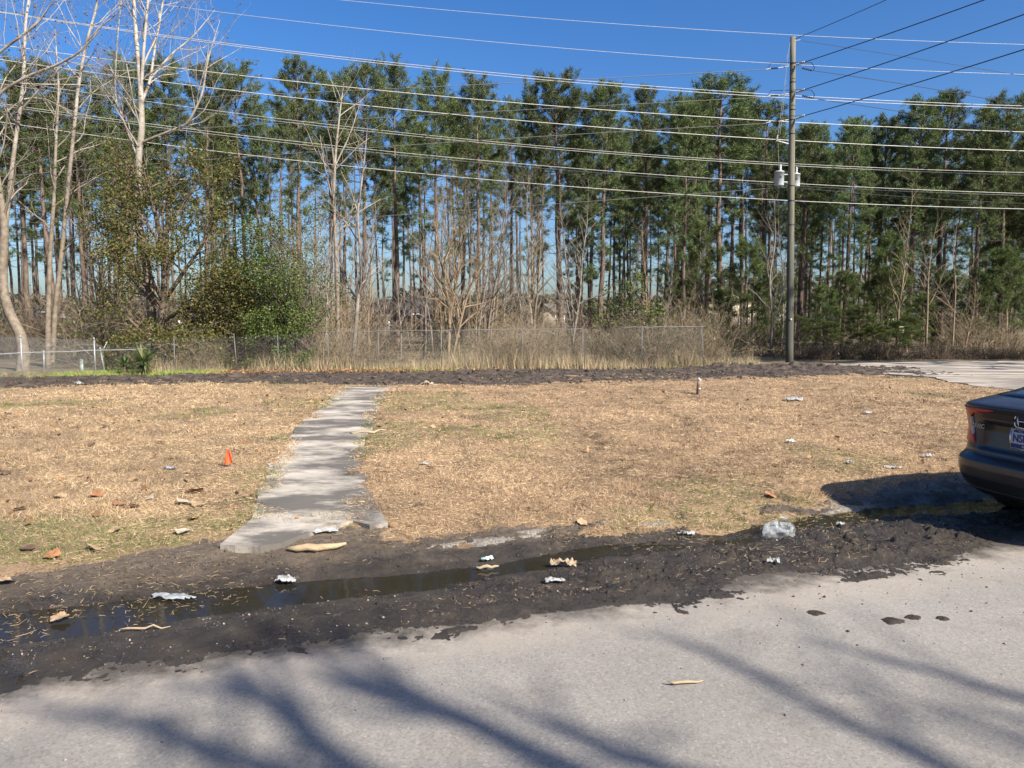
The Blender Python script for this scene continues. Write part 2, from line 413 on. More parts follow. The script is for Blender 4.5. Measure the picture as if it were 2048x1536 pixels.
# --- lawn soil sheet
lx = np.linspace(-27, 24, 460); ly = np.linspace(3.5, 28, 240)
X, Y = np.meshgrid(lx, ly, indexing='ij')
Z = lawn_z(X, Y)
Z = np.where(Y > (track_f(X) + track_b(X)) / 2 + .6, -.3, Z)
Z = np.where(in_poly(X, Y, DRIVE + np.array([.25, 0])), -.02, Z)
m, nt, b = mat('dormant_turf')
v = coords(nt)
c = ramp(nt, noise_node(nt, v, 1.4, 6, .7), [(.28, (.12, .08, .047)), (.5, (.27, .18, .10)), (.72, (.42, .29, .165))])
c2 = ramp(nt, noise_node(nt, v, 45, 4, .7), [(.32, (.35, .32, .28)), (.52, (.95, .95, .93)), (.72, (1.4, 1.35, 1.25))])
c = mixc(nt, .85, c, c2, 'MULTIPLY')
nt.links.new(c, b.inputs['Base Color']); b.inputs['Roughness'].default_value = .95
bump(nt, b, noise_node(nt, v, 55, 5, .7), 1.0, .015)
tag(sheet('lawn', X, Y, Z, m), 'dry straw coloured dormant lawn on both sides of the walkway', 'lawn', kind='structure')

# --- dirt track in front of the fence
lx = np.linspace(-30, 13, 860); fr = np.linspace(-.35, 1.35, 60)
X, Fr = np.meshgrid(lx, fr, indexing='ij')
Y = track_f(X) + (track_b(X) - track_f(X)) * Fr
wob = .42 * fbm(X, Y, .8, 61, 4, .6)
prof = np.interp(Fr + wob, [-.35, -.05, .1, .5, .9, 1.05, 1.35], [-.1, .05, .10, .075, .11, .05, -.15])
Z = prof - .02 + (np.abs(fbm(X, Y, 2.6, 63, 4, .65)) * .07 + np.maximum(fbm(X, Y, 5, 64, 3) - .15, 0) * .12) * sstep(-.05, .15, Fr) * sstep(1.1, .9, Fr) + fbm(X, Y, 10, 65, 3, .7) * .025
heap = np.exp(-((X - 9.3) / 1.6) ** 2 - ((Fr - .55) / .4) ** 2) + .8 * np.exp(-((X - 6.9) / .9) ** 2 - ((Fr - .8) / .2) ** 2)
Z = Z + heap * (.07 + .25 * np.abs(fbm(X, Y, 2.2, 67, 3)))
Z = np.where(path_sd(X, Y) > -.1, np.minimum(Z, .05), Z)
m = simple_mat('dark_dirt', (.035, .027, .021), (.115, .088, .068), 4.0, .95, (22, 1.0, .05), 'world')
tag(sheet('dirt_track', X, Y, Z, m), 'dark bare dirt track running in front of the fence', 'dirt track', kind='structure')

# --- concrete driveway
def ragged(poly, amp, step, seed):
    out = []; n = len(poly); rng = np.random.default_rng(seed)
    for i in range(n):
        a, c_ = np.array(poly[i]), np.array(poly[(i + 1) % n]); L = np.linalg.norm(c_ - a); k = max(1, int(L / step))
        nrm = np.array([-(c_ - a)[1], (c_ - a)[0]]) / (L + 1e-9)
        for j in range(k): out.append(a + (c_ - a) * j / k + nrm * rng.normal() * amp * (0 if j == 0 else 1))
    return np.array(out)
def slab_obj(name, poly, z0, z1, m, parent=None):
    n = len(poly)
    me = bpy.data.meshes.new(name)
    V = [(p[0], p[1], z1) for p in poly] + [(p[0], p[1], z0) for p in poly]
    F = [list(range(n)), list(range(2 * n - 1, n - 1, -1))] + [[i, n + i, n + (i + 1) % n, (i + 1) % n] for i in range(n)]
    me.from_pydata(V, [], F); me.update()
    import bmesh
    bm = bmesh.new(); bm.from_mesh(me); bmesh.ops.recalc_face_normals(bm, faces=bm.faces); bmesh.ops.triangulate(bm, faces=bm.faces[:1]); bm.to_mesh(me); bm.free()
    me.materials.append(m)
    return link(name, me, parent)
def concrete(name, lo, hi, dirt, sc, dirt_amt=.8):
    m, nt, b = mat(name)
    v = coords(nt)
    c = ramp(nt, noise_node(nt, v, 2.0, 6, .6), [(.3, lo), (.7, hi)])
    st = noise_node(nt, stretch(nt, v, sc), 1.0, 7, .68)
    c = mixc(nt, ramp(nt, st, [(.42, (0, 0, 0)), (.56, (dirt_amt,) * 3)]), c, dirt)
    fine = noise_node(nt, v, 120, 3)
    c = mixc(nt, .5, c, ramp(nt, fine, [(.3, (.7, .7, .7)), (.7, (1.2, 1.2, 1.2))]), 'MULTIPLY')
    nt.links.new(c, b.inputs['Base Color']); b.inputs['Roughness'].default_value = .9
    bump(nt, b, fine, .3, .006)
    return m
m = concrete('driveway_concrete', (.36, .31, .25), (.47, .41, .33), (.115, .098, .08), (.35, 1.8, 1))
tag(slab_obj('driveway', ragged(DRIVE, .12, .5, 4), -.1, .098, m), 'pale muddy concrete driveway curving in at the far right', 'driveway', kind='structure')

# --- the walkway: slabs with open joints
m = concrete('walkway_concrete', (.31, .28, .23), (.54, .47, .38), (.07, .062, .053), (.9, 1.5, 1), .88)
wk = tag(empty('path', (0, 0, 0)), 'narrow stained concrete walkway crossing the lawn', 'walkway', kind='structure')
def edge_at(E, y): return np.interp(y, E[:, 1], E[:, 0])
rng = np.random.default_rng(12)
cuts = [5.8, 7.55, 9.25, 11.0, 12.8, 14.6, 16.4, 18.2, PATH_L[-1, 1]]
for i in range(len(cuts) - 1):
    a, c_ = cuts[i] + .014, cuts[i + 1] - .014
    ys = np.linspace(a, c_, 44)
    L = np.stack([edge_at(PATH_L, ys) + .11 * fbm(ys, ys * 0 + 3, 1.4, 81, 6, .62), ys], 1)
    R = np.stack([edge_at(PATH_R, ys) + .13 * fbm(ys, ys * 0 + 9, 1.4, 83, 6, .62), ys], 1)
    if i == 0:      # the broken front edge
        front = np.array([G(px, py, .1)[:2] for px, py in [(470, 1093), (520, 1094), (562, 1088), (596, 1074), (640, 1061), (680, 1048), (706, 1042), (740, 1050)]])
        front[:, 1] += .012 * rng.normal(size=len(front))
        L = L[L[:, 1] > 5.95]; R = R[R[:, 1] > 6.35]
        L[0] = G(440, 1090, .1)[:2]; R[0] = G(776, 1047, .1)[:2]
        poly = np.concatenate([front, R, L[::-1]])
    else:
        poly = np.concatenate([R, L[::-1]])
    o = slab_obj('slab', poly, -.02, (.104 if i == 0 else .098) + rng.uniform(-.003, .003), m, wk)

# --- pale gravelly patches of old concrete showing through at the lawn's edge
m = simple_mat('old_gravel_concrete', (.12, .105, .088), (.33, .30, .255), 60, .95, (80, 1.0, .02), 'world')
for k, (px, py, wx, wy) in enumerate([(985, 1068, .34, .10), (892, 1078, .18, .05), (1062, 1056, .16, .05), (1700, 1000, .55, .17), (1300, 1040, .2, .05)]):
    c_ = G(px, py, .07)
    a = np.linspace(0, 2 * math.pi, 40, endpoint=False)
    rr = .85 + 1.1 * fbm(np.cos(a) * 2 + k * 9, np.sin(a) * 2, 1.6, 90 + k, 5, .6)
    x, y = wx * np.cos(a) * rr, wy * np.sin(a) * rr
    s_, _t = x * UX - y * UY, x * UY + y * UX
    xs, ys = c_[0] + s_, c_[1] + _t
    zc = max(lawn_z(c_[0], c_[1]), mud_z(c_[0], c_[1]))
    zr = np.maximum(lawn_z(xs, ys), mud_z(xs, ys)) - .012
    V = np.concatenate([[[c_[0], c_[1], zc + .008]], np.stack([c_[0] + s_ * .6, c_[1] + _t * .6, np.full(40, zc + .006)], 1), np.stack([xs, ys, zr], 1)])
    j = np.arange(40); j2 = (j + 1) % 40
    F = np.concatenate([np.stack([j * 0, 1 + j, 1 + j2], 1), np.stack([1 + j, 41 + j, 41 + j2], 1), np.stack([1 + j, 41 + j2, 1 + j2], 1)])
    lab = ['large pale gravelly concrete patch right of the walkway foot', 'small pale gravel patch nearest the walkway foot', 'small pale gravel patch farthest right of the three near the walkway', 'pale gravel patch at the tip of the car shadow', 'faint pale patch between the gravel patches and the plastic bag'][k]
    tag(link('gravel_patch', mk_mesh('gravel_patch', V, F, m, True)), lab, 'gravel patch', 'pale gravel patches at the edge of the lawn')

# --- grass: short dormant blades, clippings, green tufts
rng = np.random.default_rng(5)
def scatter(n, y0, y1, power=1.6):
    u = rng.uniform(size=n)
    p = 1 - power
    y = (y0 ** p + u * (y1 ** p - y0 ** p)) ** (1 / p)
    x = rng.uniform(-1, 1, n) * (.78 * y + 1.0)
    return x, y
def on_lawn(x, y, pad=0.03):
    s, t = to_st(x, y)
    ok = (lawn_z(x, y) > mud_z(x, y) + .004) & (y < track_f(x) + .25 + .5 * fbm(x, y, .8, 71, 2)) & ~in_poly(x, y, DRIVE)
    ok &= path_sd(x, y) < pad + .03 + .30 * fbm(x, y, 2.4, 73, 4, .6)
    return ok
TRACKS = [(G(1030, 800, .08)[:2], G(1235, 905, .08)[:2]), (G(1262, 778, .08)[:2], G(1420, 868, .08)[:2]), (G(880, 800, .08)[:2], G(1010, 880, .08)[:2]), (G(1480, 790, .08)[:2], G(1640, 860, .08)[:2])]
def turf_z(x, y): return np.where((path_sd(x, y) > -.02) & (path_sd(x, y) < .6), np.maximum(lawn_z(x, y), .100), lawn_z(x, y))
def grass_tint(x, y, n):
    left = sstep(.5, -.8, x - edge_at(PATH_L, np.clip(y, 5.8, 20)))
    a = np.array([.64, .475, .28]); b_ = np.array([.555, .39, .238])
    c = a * left[:, None] + b_ * (1 - left[:, None])
    c = c * rng.uniform(.50, 1.28, n)[:, None]
    k = (fbm(x, y, .9, 77, 4) + .5)[:, None]
    c = c * (.55 + .72 * k)
    for (ax, ay), (bx_, by_) in TRACKS:      # scuffed wheel lines
        ex, ey = bx_ - ax, by_ - ay; L2 = ex * ex + ey * ey
        q = np.clip(((x - ax) * ex + (y - ay) * ey) / L2, 0, 1); dd = np.hypot(x - ax - q * ex, y - ay - q * ey) + .12 * fbm(x, y, 1.5, 74, 3)
        c = c * (1 - .55 * np.exp(-(dd / .09) ** 2) * (rng.uniform(size=n) < .8))[:, None]
    brown = rng.uniform(size=n) < .26
    c[brown] *= np.array([.55, .47, .40])
    s, t = to_st(x, y)
    gm = sstep(.10, .34, fbm(x, y, .55, 78, 3) + .62 * np.exp(-((t - 6.2) / .6) ** 2) * sstep(0, -3, s) - .05 + .12 * sstep(18.0, 20, y) * sstep(1, -6, x))
    grn = rng.uniform(size=n) < gm * .75
    c[grn] = np.array([.13, .17, .045]) * rng.uniform(.6, 1.4, grn.sum())[:, None]
    return c
x, y = scatter(520000, 5.0, 24.0, 1.35)
ok = on_lawn(x, y); x, y = x[ok], y[ok]; n = len(x)
d = rng.normal(size=(n, 3)); d[:, 2] = np.abs(d[:, 2]) * rng.uniform(.1, .9, n)
V, F = blades(np.stack([x, y, turf_z(x, y) - .003], 1), d, rng.uniform(.025, .06, n) * (1 + .02 * y), .0026 * (y / 5) ** .85, rng)
GRASS = tint_mat('dry_grass_blades')
tag(link('grass', mk_mesh('grass', V, F, GRASS, False, np.repeat(grass_tint(x, y, n), 3, 0))), 'short dry straw coloured grass blades covering the lawn', 'grass', kind='stuff')
# standing tufts that make the mat uneven
n = 2600
x, y = scatter(n, 5.2, 21.0, 1.3); ok = on_lawn(x, y, .08); x, y = x[ok], y[ok]; n = len(x); K_ = 26
bx = np.repeat(x, K_) + rng.normal(size=n * K_) * .035; by = np.repeat(y, K_) + rng.normal(size=n * K_) * .03
d = np.stack([rng.normal(size=n * K_) * .6, rng.normal(size=n * K_) * .6, np.ones(n * K_)], 1)
V, F = blades(np.stack([bx, by, turf_z(bx, by) - .005], 1), d, rng.uniform(.03, .08, n * K_), .0032 * (by / 5) ** .8, rng)
c = grass_tint(bx, by, n * K_) * np.repeat(rng.uniform(.35, 1.0, n), K_)[:, None]
tag(link('grass_tufts', mk_mesh('grass_tufts', V, F, GRASS, False, np.repeat(c, 3, 0))), 'darker uneven tufts standing in the dry lawn', 'grass', kind='stuff')
# loose clippings lying on it
x, y = scatter(110000, 5.0, 21.0, 1.5)
ok = on_lawn(x, y, .12) & (rng.uniform(size=len(x)) < sstep(-.22, .18, fbm(x, y, 1.1, 79, 4) + .18 * (x > edge_at(PATH_L, np.clip(y, 5.8, 20)) - 1) - .16 * (x < edge_at(PATH_L, np.clip(y, 5.8, 20)) - 1)))
x, y = x[ok], y[ok]; n = len(x)
d = rng.normal(size=(n, 3)); d[:, 2] = rng.normal(size=n) * .18 + .12; d[:, 0] *= 1.4
V, F = blades(np.stack([x, y, turf_z(x, y) + rng.uniform(.003, .03, n)], 1), d, rng.uniform(.025, .075, n) * (.75 + .03 * y), .0028 * (y / 6) ** .8, rng)
c = np.array([.58, .43, .25]) * rng.uniform(.5, 1.3, n)[:, None]
tag(link('grass_clippings', mk_mesh('grass_clippings', V, F, GRASS, False, np.repeat(c, 3, 0))), 'loose mown straw clippings lying on the lawn', 'clippings', kind='stuff')
# straw and roots caught in the mud
n = 24000
s, t = rng.uniform(-4.5, 8, n), np.where(rng.uniform(size=24000) < .22, rng.uniform(4.1, 5.0, 24000), rng.normal(5.4, .5, 24000))
x, y = from_st(s, t); zz = np.maximum(mud_z(x, y), WATER_Z)
g = (t > 4.12) & (t < 6.5) & (rng.uniform(size=n) < sstep(-.25, .25, fbm(x, y, 1.7, 85, 3)) * np.interp(t, [4.1, 4.5, 5, 6], [.9, .9, .9, 1]))
x, y, zz = x[g], y[g], zz[g]; n = len(x)
a = rng.uniform(0, 2 * math.pi, n); L = rng.uniform(.012, .055, n) * np.where(rng.uniform(size=n) < .04, 2.2, 1)
dx = np.stack([np.cos(a), np.sin(a) * .8, rng.normal(size=n) * .22], 1) * L[:, None]
bend = np.stack([-np.sin(a), np.cos(a), np.abs(rng.normal(size=n)) * .7], 1) * (L * rng.normal(size=n) * .15)[:, None]
p0 = np.stack([x, y, zz + .006], 1); p1 = p0 + dx * .5 + bend; p2 = p0 + dx
wv = np.stack([-np.sin(a), np.cos(a), np.full(n, .5)], 1) * (.0018)
V = np.stack([p0 - wv, p0 + wv, p1 - wv, p1 + wv, p2 - wv * .5, p2 + wv * .5], 1).reshape(-1, 3)
b6 = np.arange(n)[:, None] * 6
F = np.concatenate([b6 + np.array([f]) for f in ([0, 1, 3], [0, 3, 2], [2, 3, 5], [2, 5, 4])])
c = np.array([.28, .205, .12]) * rng.uniform(.2, 1.3, n)[:, None]
tag(link('straw_debris', mk_mesh('straw_debris', V, F, GRASS, False, np.repeat(c, 6, 0))), 'bits of straw and root strewn through the black mud', 'straw', kind='stuff')
# grit and pebbles on mud and road
def pebbles(x, y, z, r):
    n = len(x)
    o = np.array([[1, 0, 0], [0, 1, 0], [-1, 0, 0], [0, -1, 0], [0, 0, .8], [0, 0, -.8]], float)
    V = np.stack([x, y, z], 1)[:, None] + o[None] * (r[:, None, None] * rng.uniform(.6, 1.3, (n, 6, 1)))
    f = np.array([[0, 1, 4], [1, 2, 4], [2, 3, 4], [3, 0, 4], [1, 0, 5], [2, 1, 5], [3, 2, 5], [0, 3, 5]])
    F = (np.arange(n)[:, None, None] * 6 + f[None]).reshape(-1, 3)
    return V.reshape(-1, 3), F
n = 4200
s = np.concatenate([rng.uniform(-4.5, 8, 3400), rng.uniform(-3, 6, 800)]); t = np.concatenate([rng.normal(4.5, .32, 3400), rng.uniform(2.4, 4.0, 800)])
x, y = from_st(s, t); z = np.maximum(mud_z(x, y), np.where(t < 4.25, 0, -1))
g = (z > WATER_Z) & ((t > 4.0) | (rng.uniform(size=len(t)) < .35)); x, y, z = x[g], y[g], z[g]; n = len(x)
r = rng.gamma(1.7, .0012, n) + .0012
V, F = pebbles(x, y, z + r * .3, r)
c = np.array([.30, .265, .22]) * rng.uniform(.3, 1.4, n)[:, None]
tag(link('gravel', mk_mesh('gravel', V, F, GRASS, False, np.repeat(c, 6, 0))), 'fine pale grit scattered on the mud and road edge', 'gravel', kind='stuff')
# crumbs of mud dragged onto the road
n = 7000
s = np.concatenate([rng.normal(4.2, 1.9, 700), rng.uniform(-4.6, 8, 6300)]); t = ROAD_T - np.concatenate([np.abs(rng.normal(0, .55, 700)) + .05, rng.normal(-.06, .06, 6300)])
x, y = from_st(s, t)
sh = np.interp(s[700:], [-9, -3, 0, 2, 2.9, 3.3, 3.9, 4.5, 4.9, 5.4, 7, 14], [0, 0, 0, .0, .02, .22, -.12, -.18, -.05, .3, .35, .3]); t[700:] += sh; x, y = from_st(s, t)
r = rng.gamma(1.4, .0015, n) + .0008
V, F = pebbles(x, y, r * .25, r)
tag(link('mud_crumbs', mk_mesh('mud_crumbs', V, F, MUD, False)), 'crumbs of dark mud scattered on the road', 'mud crumbs', kind='stuff')
# crumbly clods lying on the mud bank itself
n = 30000
s = rng.uniform(-4.6, 8.5, n); t = rng.uniform(4.0, 6.1, n)
x, y = from_st(s, t); z = mud_z(x, y)
g = (z > WATER_Z + .004) & (z > lawn_z(x, y) - .02) & (rng.uniform(size=n) < sstep(-.3, .3, fbm(x, y, 2.2, 88, 3))); x, y, z = x[g], y[g], z[g]
r = rng.gamma(1.2, .0024, len(x)) + .0015
V, F = pebbles(x, y, z + r * .2, r)
tag(link('mud_lumps', mk_mesh('mud_lumps', V, F, MUD, False)), 'small crumbly lumps all over the black mud bank', 'mud', kind='stuff')
n = 6000
x = rng.uniform(-22, 12, n); fr_ = rng.uniform(-.05, 1.05, n); y = track_f(x) + (track_b(x) - track_f(x)) * fr_
r = rng.gamma(1.5, .012, n) + .006
V, F = pebbles(x, y, np.full(n, .085) + r * .2, r)
tag(link('dirt_lumps', mk_mesh('dirt_lumps', V, F, bpy.data.materials['dark_dirt'], False)), 'loose lumps of dark earth on the dirt track', 'dirt', kind='stuff')

# ================================================================== TREES AND PLANTS
ORD = ['first', 'second', 'third', 'fourth', 'fifth', 'sixth', 'seventh', 'eighth', 'ninth', 'tenth', 'eleventh', 'twelfth', 'thirteenth', 'fourteenth', 'fifteenth', 'sixteenth', 'seventeenth', 'eighteenth', 'nineteenth', 'twentieth', 'twenty-first', 'twenty-second', 'twenty-third', 'twenty-fourth', 'twenty-fifth', 'twenty-sixth', 'twenty-seventh', 'twenty-eighth', 'twenty-ninth', 'thirtieth']
PINE_BARK = simple_mat('pine_bark', (.055, .042, .034), (.21, .15, .115), 3.0, .95, (16, 1.0, .04), sc=(3, 3, .6))
NEEDLE = leaf_mat('pine_needles', [(.034, .055, .019), (.070, .10, .033), (.114, .15, .05), (.168, .195, .068)], .2, .55, .22)
NEEDLE_YOUNG = leaf_mat('young_pine_needles', [(.05, .07, .02), (.085, .11, .03), (.12, .145, .042)], .25, .55, .2)

def wander(p, d, L, n, rng, wig, trop):
    pts = [np.array(p, float)]; d = np.array(d, float); d /= np.linalg.norm(d)
    for _ in range(n):
        d = d + rng.normal(size=3) * wig + np.array([0, 0, trop]); d /= np.linalg.norm(d)
        pts.append(pts[-1] + d * L / n)
    return np.array(pts), d
def aside(d, ang, rng, az=None):
    d = d / np.linalg.norm(d)
    a = np.cross(d, [0, 0, 1.0]) if abs(d[2]) < .95 else np.cross(d, [1.0, 0, 0])
    a /= np.linalg.norm(a); b = np.cross(d, a)
    t = rng.uniform(0, 2 * math.pi) if az is None else az
    return d * math.cos(ang) + (a * math.cos(t) + b * math.sin(t)) * math.sin(ang)

def needles_at(C, D, K, L, W, rng):
    n = len(C)
    C = np.repeat(C, K, 0); D = np.repeat(D, K, 0)
    d = D * .75 + rng.normal(size=(n * K, 3)) * .75 + np.array([0, 0, .12])
    return blades(C + rng.normal(size=C.shape) * .05, d, rng.uniform(.7, 1.2, n * K) * L, W, rng)
def pine_proto(seed, H, cb, low, Lmax, nb, K=13, L=.25, W=.027, young=False, r0=.17, dead=.5):
    rng = np.random.default_rng(seed)
    tr = Geo()
    k = 14; f = np.linspace(0, 1, k)
    pts = np.stack([np.cumsum(rng.normal(size=k) * .035 * H / 16), np.cumsum(rng.normal(size=k) * .035 * H / 16), f * H], 1); pts[0, :2] = 0
    rad = r0 * (1 - .86 * f ** 1.15); rad[0] *= 1.25
    tr.tube(pts, rad, 8)
    C, D = [], []
    az = rng.uniform(0, 6.28)
    for i in range(nb):
        fz = low + (1 - low) * ((i + rng.uniform(0, 1)) / nb) ** .8
        az += 2.4 + rng.normal() * .3
        p = np.array([np.interp(fz, f, pts[:, 0]), np.interp(fz, f, pts[:, 1]), fz * H])
        live = True
        if fz > cb:
            g = (fz - cb) / (1 - cb)
            Lb = Lmax * (.25 + .75 * math.sin(math.pi * (.24 + .60 * g)) ** .9) * rng.uniform(.7, 1.2)
            el = -.1 + 1.0 * g + rng.normal() * .12
        else:
            if rng.uniform() < .3: continue
            Lb = rng.uniform(.5, 1.0) * Lmax * .85; el = rng.normal() * .2 - .05
            live = rng.uniform() > dead
        d0 = np.array([math.cos(az) * math.cos(el), math.sin(az) * math.cos(el), math.sin(el)])
        bp, de = wander(p, d0, Lb, 5, rng, .10, .06)
        tr.tube(bp, np.linspace(.028, .008, 6) * (H / 16) * (1 if live else .7), 3)
        if not live:
            for q in range(3):
                t_ = rng.uniform(.4, 1); bi = min(4, int(t_ * 5))
                b2, _ = wander(bp[bi], aside(d0, .8, rng), Lb * .3, 2, rng, .15, .05); tr.tube(b2, [.009, .006, .003], 3)
            continue
        ns = max(3, int(Lb / .30) + 2)
        for q in range(ns):
            t_ = .35 + .65 * (q + rng.uniform()) / ns
            bi = min(4, int(t_ * 5)); base = bp[bi] + (bp[bi + 1] - bp[bi]) * (t_ * 5 - bi)
            sd_ = aside(bp[bi + 1] - bp[bi], rng.uniform(.5, 1.1), rng); sd_[2] += .25
            ls = rng.uniform(.18, .55) * (1.2 - .4 * t_) * Lmax / 1.7
            tip = base + sd_ / np.linalg.norm(sd_) * ls
            if q % 2 == 0: tr.tube(np.stack([base, tip]), [.010, .005], 3)
            for e in (.45, .8, 1.0, 1.05):
                C.append(base + (tip - base) * e + rng.normal(size=3) * (.0 if e < 1 else .07)); D.append(sd_ / np.linalg.norm(sd_))
        C.append(bp[-1]); D.append(de)
    C.append(pts[-1]); D.append(np.array([0, 0, 1.0]))
    V, F = needles_at(np.array(C), np.array(D), K, L, W, rng)
    root = empty('pine_tree')
    tr.obj('trunk', PINE_BARK, root, True)
    link('crown', mk_mesh('crown', V, F, NEEDLE_YOUNG if young else NEEDLE), root)
    root['h'] = H
    return root
class Kind:
    """a prototype is used itself the first time and copied after that"""
    def __init__(s, protos): s.p = protos; s.used = [False] * len(protos)
    def place(s, i, loc, sc, rot, label, cat, group, name=None):
        i %= len(s.p)
        o = s.p[i] if not s.used[i] else copy_tree(s.p[i]); s.used[i] = True
        o.location = tuple(loc); o.scale = (sc, sc, sc) if np.isscalar(sc) else tuple(sc); o.rotation_euler = (0.012 * math.sin(rot * 7), 0.016 * math.cos(rot * 5), rot)
        if name: o.name = name
        for k in ('group', 'label', 'category'):
            if k in o.keys(): del o[k]
        if 'h' in o.keys(): pass
        return tag(o, label, cat, group)
    def height(s, i): return s.p[i % len(s.p)]['h']
    def drop_unused(s):
        for u, o in zip(s.used, s.p):
            if not u:
                for ch in list(o.children_recursive): bpy.data.objects.remove(ch)
                bpy.data.objects.remove(o)

LATER = []
def later(o, what, px): LATER.append((o, what.replace(' bush under the pines', ' woodland bush'), px))
def place_phrase(px):
    for lim, ph_ in ((60, 'behind the curved sycamore'), (230, 'between the two big sycamores'), (380, 'behind the white sycamore'), (520, 'right of the white sycamore'), (660, 'behind the evergreen shrub'), (800, 'above the walkway end'), (1000, 'behind the spreading bare tree'), (1200, 'behind the middle of the fence'), (1420, 'behind the right end of the fence'), (1580, 'just left of the utility pole'), (1720, 'just right of the utility pole'), (1900, 'beyond the driveway'), (9999, 'above the parked car')):
        if px < lim: return ph_
def label_later():
    bins = {}
    for o, what, px in LATER: bins.setdefault(what + ' ' + place_phrase(px), []).append((px, o))
    for k, lst in bins.items():
        lst.sort(key=lambda t: t[0])
        for i, (_, o) in enumerate(lst): o['label'] = k if len(lst) == 1 else k + ', ' + ORD[i] + ' from the left'
rng = np.random.default_rng(77)
# full-crowned front pines, thin-crowned ones, and pines that keep branches low down
full = Kind([pine_proto(100 + i, 16, cb, low, lm, nb) for i, (cb, low, lm, nb) in enumerate([(.68, .34, 1.75, 86), (.64, .30, 1.55, 90), (.72, .40, 1.9, 84), (.60, .28, 1.4, 94), (.66, .36, 1.8, 90), (.74, .42, 1.55, 80)])])
low_p = Kind([pine_proto(200 + i, 16, cb, low, lm, nb) for i, (cb, low, lm, nb) in enumerate([(.54, .20, 1.75, 98), (.52, .24, 1.6, 98), (.58, .26, 1.9, 92), (.48, .18, 1.6, 104)])])
thin = Kind([pine_proto(300 + i, 16, cb, low, lm, nb, 12, .27, .026, False, .13, .75) for i, (cb, low, lm, nb) in enumerate([(.78, .40, 1.3, 54), (.76, .35, 1.4, 56), (.80, .45, 1.2, 50), (.77, .38, 1.5, 54)])])
front = [(-40, 120), (28, 122), (92, 128), (150, 150), (238, 132), (312, 118), (398, 122), (486, 140), (583, 128), (652, 158), (722, 142), (790, 142), (868, 156), (955, 168), (1066, 164), (1126, 157), (1206, 168), (1300, 178), (1372, 205), (1456, 158), (1545, 205), (1612, 250), (1700, 240), (1765, 232), (1832, 200), (1890, 188), (1962, 214), (2022, 196), (2090, 200)]
for i, (px, py) in enumerate(front):
    Yd = 42 + rng.uniform(-1, 4) + (2 if px < 500 else 0)
    top = P(px, py + 26, Yd); base = np.array([top[0], Yd, .03])
    K = low_p if px > 1560 or 1150 < px < 1420 else full
    k = rng.integers(0, 6) if px not in (1066,) else 3
    h = top[2]; s = h / K.height(k)
    w = s * rng.uniform(.95, 1.2) * (.6 if px == 1066 else 1.0) * (1.25 if px in (1456, 1126, 1832) else 1)
    lab = f'tall bushy-topped pine, {ORD[i]} along the front row from the left'
    K.place(k, base, (w, w, s), rng.uniform(0, 6.28), lab, 'pine tree', 'pines of the front row')
# the stand behind: many slim trunks, sky between them
n_b = 0
pos = []
for j in range(1500):
    if n_b >= 205: break
    Yd = rng.uniform(45, 82); px = rng.uniform(-60, 2110)
    if 590 < px < 1080 and rng.uniform() < .30: continue
    X_ = (px - 1024) / FPX * Yd
    if any((X_ - a) ** 2 + (Yd - c_) ** 2 < 2.2 for a, c_ in pos): continue
    pos.append((X_, Yd)); n_b += 1
    K, k = (thin, rng.integers(0, 4)) if (px < 1120 and rng.uniform() < .9) or rng.uniform() < .6 else (low_p, rng.integers(0, 4)) if px > 1120 else (full, rng.integers(0, 6))
    top_py = rng.uniform(205, 370) if px < 1500 else rng.uniform(250, 380)
    s = P(px, top_py, Yd)[2] / K.height(k)
    s = np.clip(s, .6, 1.6)
    what = 'slim-stemmed pine' if K is thin else 'low-branched pine' if K is low_p else 'bushy pine'
    later(K.place(k, (X_, Yd, .0), (s * .95, s * .95, s), rng.uniform(0, 6.28), None, 'pine tree', 'pines deep in the wood'), what + ' in the wood', px)
for K in (full, low_p, thin): K.drop_unused()

# young green pines at the wood's edge
youngk = Kind([pine_proto(400 + i, 5, .30, .10, 1.15, nb, 14, .24, .022, True, .05, .1) for i, nb in enumerate([46, 40, 52, 44])])
yl = [(1498, 505, 40), (1545, 560, 39), (1652, 590, 40), (1690, 560, 40.5), (1722, 620, 39), (1765, 560, 41), (1778, 500, 42), (1820, 640, 40), (1850, 600, 42), (1885, 560, 43), (1960, 560, 41), (2010, 520, 41), (2040, 450, 42), (1600, 640, 39), (1440, 600, 41), (1655, 650, 39), (1745, 655, 38.5), (1795, 650, 38.8), (1345, 560, 42), (1410, 470, 43)]
for i, (px, py, Yd) in enumerate(yl):
    top = P(px, py, Yd); s = top[2] / 5
    later(youngk.place(i, (top[0], Yd, .02), (max(s, .75), max(s, .75), s), rng.uniform(0, 6.28), None, 'pine sapling', 'young pines at the wood edge', 'pine_sapling'), 'small bright green pine sapling', px)

